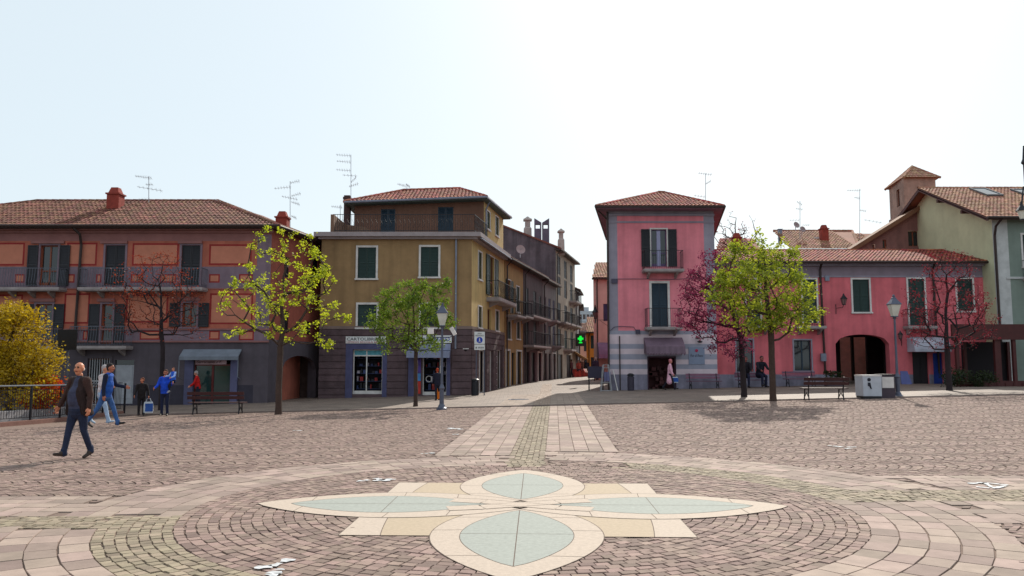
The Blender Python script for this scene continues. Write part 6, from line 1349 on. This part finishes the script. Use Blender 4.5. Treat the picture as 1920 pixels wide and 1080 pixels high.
def person(pos, th, Ht, label, cols, legs=((.35, .1), (-.3, .25)), arms=((.3, .15, .3), (-.3, .15, .3)), fat=1., hair='short', lean=.05, head=(0, 0), vox=.012, jacket=True, coat=False, group=None, sit=False, openj=False, hl=1.0, name='person', armyaw=(0, 0), skirt=False):
    PR = []
    def cap(a, b, ra, rb, tag_, sc=(1, 1), side=None): PR.append((Vector(a), Vector(b), ra, rb, tag_, sc, side))
    f = fat; j = 'top'
    hipz = .92; B = Vector((0, 0, hipz)); up = Vector((0, math.sin(lean), math.cos(lean)))
    def S_(z, x=0, y=0): return B+up*z+Vector((x, y, 0))
    # legs
    ends = []
    for sx, (a, bn) in zip((1, -1), legs):
        h = B+Vector((sx*.092, 0, -.01)); kn = h+Vector((sx*.01, math.sin(a), -math.cos(a)))*.43; an = kn+Vector((0, math.sin(a-bn), -math.cos(a-bn)))*.41
        cap(h, kn, .094*f, .064, 'leg'); cap(kn, an, .063, .050, 'leg'); cap(an-Vector((0, .0, .02)), an+Vector((0, 0, .05)), .058, .056, 'leg')
        p = -(a-bn)*.9 if (a-bn) < 0 else min((a-bn)*.5, .35); fd = Vector((sx*.12, math.cos(p), (-math.sin(p) if (a-bn) < 0 else math.sin(p)))).normalized()
        heel = an+Vector((0, -.03, -.035)); toe = heel+fd*.20; cap(heel, toe, .043, .036, 'shoe', (1.05, .85)); cap(heel+Vector((0, 0, .02)), heel+fd*.08+Vector((0, 0, .02)), .042, .042, 'shoe'); ends += [heel.z-.04, toe.z-.034]
    cap(S_(-.02, -.07), S_(-.02, .07), .105*f, .105*f, 'leg', (1, 1), (0, 0, 1)); cap(S_(-.05), S_(.08), .125*f, .13*f, 'leg', (1.15, .85), (1, 0, 0))
    J = 1.1 if jacket else 1.0
    cap(S_(.08, 0, .01), S_(.26, 0, .015), .148*f*J, .145*f*J, j, (1.12, .88), (1, 0, 0)); cap(S_(.26), S_(.44, 0, -.005), .150*f*J, .125*J, j, (1.22, .82), (1, 0, 0))
    if f > 1.05: cap(S_(.12, 0, .06), S_(.24, 0, .07), .125*f, .12*f, j, (1.1, 1), (1, 0, 0))
    cap(S_(.50, -.135), S_(.50, .135), .068*J, .068*J, j)
    if jacket: cap(S_(-.06), S_(.1), .150*f, .150*f, j, (1.16, .92), (1, 0, 0))
    if coat: cap(S_(-.42), S_(.1), .19, .15, j, (1.1, .9), (1, 0, 0))
    if skirt: cap(S_(-.40), S_(.0), .17, .13, 'leg', (1.1, .95), (1, 0, 0))
    if openj:
        for sx in (1, -1): cap(S_(-.10, sx*.22, .0), S_(.3, sx*.15, .04), .07, .06, j, (.8, 1.5), (1, 0, 0)); cap(S_(-.12, sx*.27, -.03), S_(.05, sx*.21, .02), .04, .05, j, (.6, 2.0), (1, 0, 0))
    nk = S_(.545); cap(nk-up*.03, nk+up*.06, .054, .05, 'skin'); cap(nk-up*.02, nk+up*.01, .07, .062, j)
    hc = nk+up*.17+Vector((0, .025, 0)); yw, tl = head; Hm = Matrix.Rotation(yw, 3, 'Z')@Matrix.Rotation(tl, 3, 'X')
    def hp(x, y, z): return hc+Hm@Vector((x, y, z))
    side = Hm@Vector((1, 0, 0))
    cap(hp(0, -.012, .025), hp(0, -.012, .026), .094, .094, 'skin', (.86, 1.0), side); cap(hp(0, .02, -.035), hp(0, .03, -.075), .066, .045, 'skin', (.95, 1.0), side)
    cap(hp(0, .085, .005), hp(0, .100, -.022), .011, .016, 'skin'); cap(hp(0, .07, -.035), hp(0, .078, -.04), .03, .02, 'skin')
    for sx in (1, -1):
        cap(hp(sx*.078, -.005, .015), hp(sx*.08, -.01, -.02), .02, .014, 'skin', (.5, 1.2), side); cap(hp(sx*.031, .076, .016), hp(sx*.032, .077, .016), .008, .008, 'eye'); cap(hp(sx*.045, .076, .033), hp(sx*.018, .084, .036), .006, .007, 'hair' if hair != 'bald' else 'brow')
        cap(hp(sx*.035, .06, -.02), hp(sx*.035, .062, -.03), .025, .022, 'skin')
    cap(hp(-.02, .088, -.052), hp(.02, .088, -.052), .0075, .0075, 'lip')
    if hair == 'short': cap(hp(0, -.025, .045), hp(0, -.028, .046), .098, .098, 'hair', (.86, 1.0), side); cap(hp(0, -.055, .0), hp(0, -.06, -.02), .075, .062, 'hair', (1, .9), side)
    if hair == 'long': cap(hp(0, -.025, .045), hp(0, -.028, .046), .100, .100, 'hair', (.88, 1.0), side); cap(hp(0, -.055, .0), hp(0, -.05, -.16), .082, .07, 'hair', (1.1, .7), side)
    if hair == 'bald':
        for sx in (1, -1): cap(hp(sx*.062, -.04, .0), hp(sx*.05, -.075, -.005), .030, .030, 'hair', (.6, 1.2), side)
        cap(hp(-.03, -.085, -.01), hp(.03, -.085, -.01), .026, .026, 'hair')
    # arms
    hands = []
    for sx, (a, o_, e), ay in zip((1, -1), arms, armyaw):
        s0 = S_(.49, sx*.185); d1 = Vector((sx*math.sin(o_), math.cos(o_)*math.sin(a), -math.cos(o_)*math.cos(a))); el = s0+d1*.28
        ae = a+e; d2 = Matrix.Rotation(ay, 3, 'Z')@Vector((sx*math.sin(o_*.5), math.cos(o_*.5)*math.sin(ae), -math.cos(o_*.5)*math.cos(ae))); wr = el+d2*.245
        jr = 1.18 if jacket else 1.; cap(s0, el, .060*jr*min(f, 1.15), .047*jr, 'sleeve'); cap(el, wr-d2*.015, .047*jr, .040*jr, 'sleeve')
        pn = Vector((sx, 0, 0)); pn = (pn-d2*pn.dot(d2)).normalized(); fw = d2.cross(pn)*(-sx); 
        if fw.dot(Vector((0, 1, 0))) < -.2: fw = -fw
        cap(wr-d2*.02, wr+d2*.07, .027, .036, 'skin', (.55, 1.15), pn); pe = wr+d2*.095; hands.append(pe)
        for i, ln in enumerate((.034, .040, .037, .028)):
            r0 = pe-d2*.012+fw*(.030-.0205*i); m_ = r0+d2*ln-pn*sx*0.0-pn*(.012); t_ = m_+d2*ln*.7-pn*(.022)
            cap(r0, m_, .0098, .009, 'skin'); cap(m_, t_, .009, .0078, 'skin')
        tb = wr+d2*.03+fw*.032; tm = tb+fw*.028+d2*.028; cap(tb, tm, .014, .011, 'skin'); cap(tm, tm+d2*.028-pn*.006, .011, .009, 'skin')
    zmin = min(ends); k = Ht/((S_(.545)+up*.29).z-zmin); 
    if sit: zmin = 0
    bm_v = []; bm_f = []
    for (a, b, ra, rb, t, sc, sd_) in PR:
        vs, fs, _, _ = capmesh(a, b, ra, rb, sc, sd_); n0 = len(bm_v); bm_v += [tuple(v) for v in vs]; bm_f += [[n0+i for i in q] for q in fs]
    me = bpy.data.meshes.new('tmp'); me.from_pydata(bm_v, [], bm_f); o = bpy.data.objects.new('tmp', me); S.collection.objects.link(o)
    md = o.modifiers.new('r', 'REMESH'); md.mode = 'VOXEL'; md.voxel_size = vox; md.use_smooth_shade = True
    sm_ = o.modifiers.new('s', 'SMOOTH'); sm_.factor = .5; sm_.iterations = 2
    dg = bpy.context.evaluated_depsgraph_get(); m2 = bpy.data.meshes.new_from_object(o.evaluated_get(dg)); bpy.data.objects.remove(o)
    nf = len(m2.polygons); C = np.zeros(nf*3); m2.polygons.foreach_get('center', C); C = C.reshape(-1, 3)
    best = np.full(nf, 1e9); bt = np.zeros(nf, int); tags = ['skin', 'hair', 'top', 'shirt', 'sleeve', 'leg', 'shoe', 'eye', 'lip', 'brow']
    for (a, b, ra, rb, t, sc, sd_) in PR:
        _, _, X, Y = capmesh(a, b, ra, rb, sc, sd_, 3); d = (b-a); Ln = max(d.length, 1e-5); d = d/Ln if d.length > 1e-6 else Vector((0, 0, 1))
        Q = C-np.array(a); td = Q@np.array(d); xx = Q@np.array(X)/sc[0]; yy = Q@np.array(Y)/sc[1]; tc = np.clip(td/Ln, 0, 1); r = ra+(rb-ra)*tc
        D = np.sqrt(xx**2+yy**2+(td-tc*Ln)**2)-r
        if t in ('eye', 'lip', 'brow'): D -= .004
        w = D < best; best[w] = D[w]; bt[w] = tags.index(t)
    TI = tags.index; zl = C[:, 2]-hipz
    if not coat: bt[(bt == TI('top')) & (zl < (-.13 if openj else -.085)) & (abs(C[:, 0]) < .19)] = TI('leg')
    if openj: fr = (bt == TI('top')) & (C[:, 1] > .04) & (abs(C[:, 0]+.01) < .05+.09*np.clip((.5-zl)/.55, 0, 1)); bt[fr] = TI('shirt'); bt[fr & (zl < -.02)] = TI('leg')
    cols = dict(cols); cols.setdefault('sleeve', cols['top']); cols.setdefault('shirt', cols['top']); cols.setdefault('eye', (40, 30, 26)); cols.setdefault('lip', (140, 70, 64)); cols.setdefault('brow', (90, 70, 56)); cols.setdefault('hair', (60, 44, 36)); cols.setdefault('skin', (186, 128, 100)); cols.setdefault('shoe', (34, 26, 24))
    for t in tags:
        c = cols[t]; nm = ('skin_' if t in ('skin', 'lip') else 'cloth_')+'_'.join(map(str, c)); m2.materials.append(M(nm, L(*c), .55 if t in ('skin', 'shoe') else .9, 0, 9, .12 if t in ('skin', 'shoe') else .3, bump=.1 if t == 'skin' else .8, bs=60 if t == 'skin' else 9))
    m2.polygons.foreach_set('material_index', bt.astype(np.int32)); m2.polygons.foreach_set('use_smooth', [True]*nf)
    a_ = m2.attributes.new('rnd', 'FLOAT', 'FACE'); a_.data.foreach_set('value', [.5]*nf)
    m2.transform(Matrix.Scale(k, 4)@Matrix.Translation((0, 0, -zmin))); m2.name = name
    o = bpy.data.objects.new(name, m2); S.collection.objects.link(o); o.location = pos; o.rotation_euler = (0, 0, th); tag(o, label, 'person', group)
    Wm = Matrix.Translation(pos)@Matrix.Rotation(th, 4, 'Z')@Matrix.Scale(k, 4)@Matrix.Translation((0, 0, -zmin))
    return o, [Wm@h for h in hands], Wm
def hgt(px, ph, pf): p = G(px, pf); return p, (pf-ph)*p.y/1509.
PI = math.pi
p, h = hgt(143, 682, 860)
person(p, PI-.38, h, 'bald stout man in open dark brown jacket and blue jeans walking towards the viewer', dict(top=(40, 25, 24), sleeve=(58, 35, 30), shirt=(56, 58, 80), leg=(30, 38, 62), skin=(200, 128, 96), hair=(190, 180, 176), shoe=(50, 34, 26)),
       legs=((.26, .06), (-.12, .30)), arms=((.05, .46, .35), (.0, .40, .25)), fat=1.16, hair='bald', lean=.02, head=(.3, .05), vox=.0085, openj=True)
p, h = hgt(196, 683, 801)
person(p, -PI/2+.05, h, 'dark haired man in blue jacket with dark sleeves striding to the right', dict(top=(30, 78, 160), sleeve=(18, 26, 52), leg=(54, 88, 140), skin=(170, 104, 80), hair=(34, 26, 26), shoe=(44, 34, 32)),
       legs=((-.42, .22), (.42, .10)), arms=((-.12, .1, .2), (.45, .1, .9)), lean=.10, vox=.011, head=(0, .05))
p = G(188, 797); p2 = p+Vector((-.25, .55, 0)); p2.z = float(gz(p2.x, p2.y))
person(p2, -PI/2-.05, h*1.0, 'grey haired man in light clothes half hidden behind the dark haired walker', dict(top=(196, 186, 190), sleeve=(205, 190, 190), leg=(150, 170, 196), skin=(190, 130, 104), hair=(170, 160, 160), shoe=(150, 170, 190)),
       legs=((.38, .12), (-.40, .25)), arms=((.3, .12, 1.2), (-.1, .1, .3)), lean=.04, vox=.012)
p, h = hgt(264, 709, 780)
o, hn, _ = person(p, PI+.35, h, 'boy in black jacket holding a white and blue carrier bag', dict(top=(30, 24, 26), leg=(28, 24, 28), skin=(196, 120, 90), hair=(92, 44, 24), shirt=(60, 60, 60)), legs=((.12, .1), (-.08, .1)), arms=((.2, .25, .4), (-.05, .3, .35)), vox=.011, head=(-.6, .1))
def bag(c, w, h, t, label, mats, name='carrier_bag', rot=0.):
    m = MB(); c = Vector(c); r = Matrix.Rotation(rot, 3, 'Z'); n = 8
    V = []; 
    for z, k in ((0, .86), (.12, .98), (.5, 1.0), (.85, .93), (1, .8)):
        for i in range(n): a = 2*PI*(i+.5)/n; sx = math.copysign(abs(math.cos(a))**.5, math.cos(a)); sy = math.copysign(abs(math.sin(a))**.5, math.sin(a)); V.append(c+r@Vector((sx*w/2*k+R.uniform(-.01, .01), sy*t/2*k+R.uniform(-.01, .01), (z-1)*h-.12)))
    fs = [(j*n+i, j*n+(i+1) % n, (j+1)*n+(i+1) % n, (j+1)*n+i) for j in range(4) for i in range(n)]+[tuple(range(n))]
    for j in range(4):
        for i in range(n): m.add([V[j*n+i], V[j*n+(i+1) % n], V[(j+1)*n+(i+1) % n], V[(j+1)*n+i]], [(0, 1, 2, 3)], .5, 1 if (j in (1, 2) and len(mats) > 1 and i in (1, 2, 5, 6)) else 0)
    m.add(V[:n], [tuple(range(n))], .5)
    for s_ in (-1, 1): m.tube([c+r@Vector((-w*.25, s_*t*.3, -.12)), c+r@Vector((-w*.15, s_*.01, .0)), c+r@Vector((w*.15, s_*.01, .0)), c+r@Vector((w*.25, s_*t*.3, -.12))], .006, 4)
    o = m.build(name, mats); return tag(o, label, 'bag')
bag(hn[1]+Vector((0, 0, -.03)), .36, .42, .14, 'white carrier bag with blue print in the hand of the boy', [M('bag_white', L(196, 204, 214), .5, 0), M('bag_blue', L(30, 80, 160), .5, 0)], rot=.3)
p, h = hgt(308, 694, 780)
o, hn, Wm = person(p, PI+.1, h, 'bearded man in bright blue jacket carrying a child on his arm', dict(top=(24, 70, 190), leg=(24, 30, 60), skin=(180, 110, 84), hair=(70, 40, 30), lip=(80, 44, 34)), legs=((.05, .05), (.10, .3)), arms=((.25, .3, .9), (.4, .15, 1.5)), vox=.011, armyaw=(0, .5), lean=.02)
c = Wm@Vector((-.32, .10, .86)); c2 = c.copy()
person(c2, PI-.5, .95, 'small child in blue and white jacket sitting on the arm of the bearded man', dict(top=(34, 90, 200), sleeve=(150, 176, 230), leg=(20, 22, 40), skin=(200, 130, 104), hair=(96, 58, 40), shoe=(170, 170, 180)), legs=((.7, .9), (.9, .9)), arms=((.6, .3, .9), (.5, .2, .8)), vox=.014, head=(.5, .1)).__class__
p = GY(372, 39.4); h = (742-699)*39.4/1509.+.55
person(p, PI/2+.25, 1.66, 'grey haired person in red jacket standing in the salmon house shop doorway', dict(top=(190, 22, 22), shirt=(150, 150, 170), leg=(26, 26, 44), skin=(190, 130, 110), hair=(160, 150, 150)), legs=((.1, .08), (-.1, .1)), arms=((.3, .1, .6), (.35, .12, .5)), vox=.013, lean=.14, head=(0, -.3))
p = G(820, 751); h = (751-691)*p.y/1509.
o, hn, _ = person(p, .3, h, 'dark dressed person with orange bag behind the left street lamp', dict(top=(24, 24, 44), leg=(20, 20, 36), skin=(190, 110, 80), hair=(170, 60, 30)), legs=((.12, .1), (-.15, .1)), arms=((.1, .15, .2), (.1, .12, .2)), vox=.012)
bag(hn[0]+Vector((-.1, -.1, -.02)), .24, .52, .14, 'orange bag held beside the left street lamp', [M('orange_bag', L(235, 120, 10), .5, .0)])
p = G(1256, 735); p.y = 44.6; p = GY(1256, 44.6)
o, hn, _ = person(p, -PI/2-.2, (733-675)*44.6/1509., 'person in pale pink coat walking past the striped shop doorway', dict(top=(226, 170, 190), leg=(30, 26, 40), skin=(190, 120, 110), hair=(190, 110, 120)), legs=((.38, .1), (-.35, .25)), arms=((.1, .1, .4), (.15, .12, .3)), coat=True, vox=.013, head=(0, -.2))
bag(hn[1]+Vector((0, -.12, .05)), .46, .32, .16, 'blue and white bag of the person in the pink coat', [M('bag_white', L(196, 204, 214), .5, 0), M('bag_blue', L(30, 80, 160), .5, 0)])
# seated people
for px, lab, top, th in ((1424, 'seated person in black leaning forward on the bench by the rose wall', (22, 20, 34), PI+.2), (1398, 'second dark figure seated on the bench behind the plum tree trunk', (26, 20, 30), PI-.2)):
    q = GY(px, 45.1); person(q+Vector((0, .0, -.37)), th, 1.72, lab, dict(top=top, leg=(24, 26, 52), skin=(150, 80, 74), hair=(60, 40, 40)), legs=((1.45, 1.45), (1.35, 1.4)), arms=((.6, .12, .7), (.7, .12, .6)), lean=.35, vox=.014, sit=True)
# street passers-by
for i, (px, pt, Y, th, top, leg, lab) in enumerate([(1101, 680, 92, PI, (30, 26, 44), (24, 24, 40), 'left one of two dark passers-by walking side by side in the street'), (1106, 680, 92.5, PI+.2, (44, 26, 40), (26, 22, 36), 'right one of two dark passers-by walking side by side in the street'),
        (1117, 679, 62, 0, (44, 36, 56), (30, 24, 40), 'person in dark violet top behind the covered display table'), (1085, 684, 80, PI, (150, 60, 50), (60, 40, 50), 'passer-by in rust red top beside the fruit stall'), (1078, 682, 84, 1.2, (180, 190, 200), (40, 36, 50), 'passer-by in pale top behind the fruit stall'), (1092, 681, 86, .4, (90, 50, 40), (40, 30, 40), 'passer-by in brown top right of the fruit stall'), (1089, 683, 90, PI, (26, 24, 40), (24, 22, 36), 'dark passer-by standing between the stall and the walking pair'), (1072, 683, 78, .8, (70, 30, 34), (30, 24, 34), 'passer-by in maroon top at the left end of the stall'), (1095, 682, 97, PI, (60, 60, 90), (30, 30, 44), 'farthest passer-by in blue grey top under the pharmacy cross'), (1124, 682, 66, PI, (36, 30, 46), (30, 26, 36), 'dark passer-by behind the white display rack')]):
    q = GY(px, Y); hh = 1.66+.08*(i % 3); person(q, th, hh, lab, dict(top=top, leg=leg, skin=(180, 120, 96), hair=(60, 46, 40) if i % 2 else (150, 140, 136)), legs=((.3, .1), (-.25, .2)), vox=.03, group='people in the narrow street')
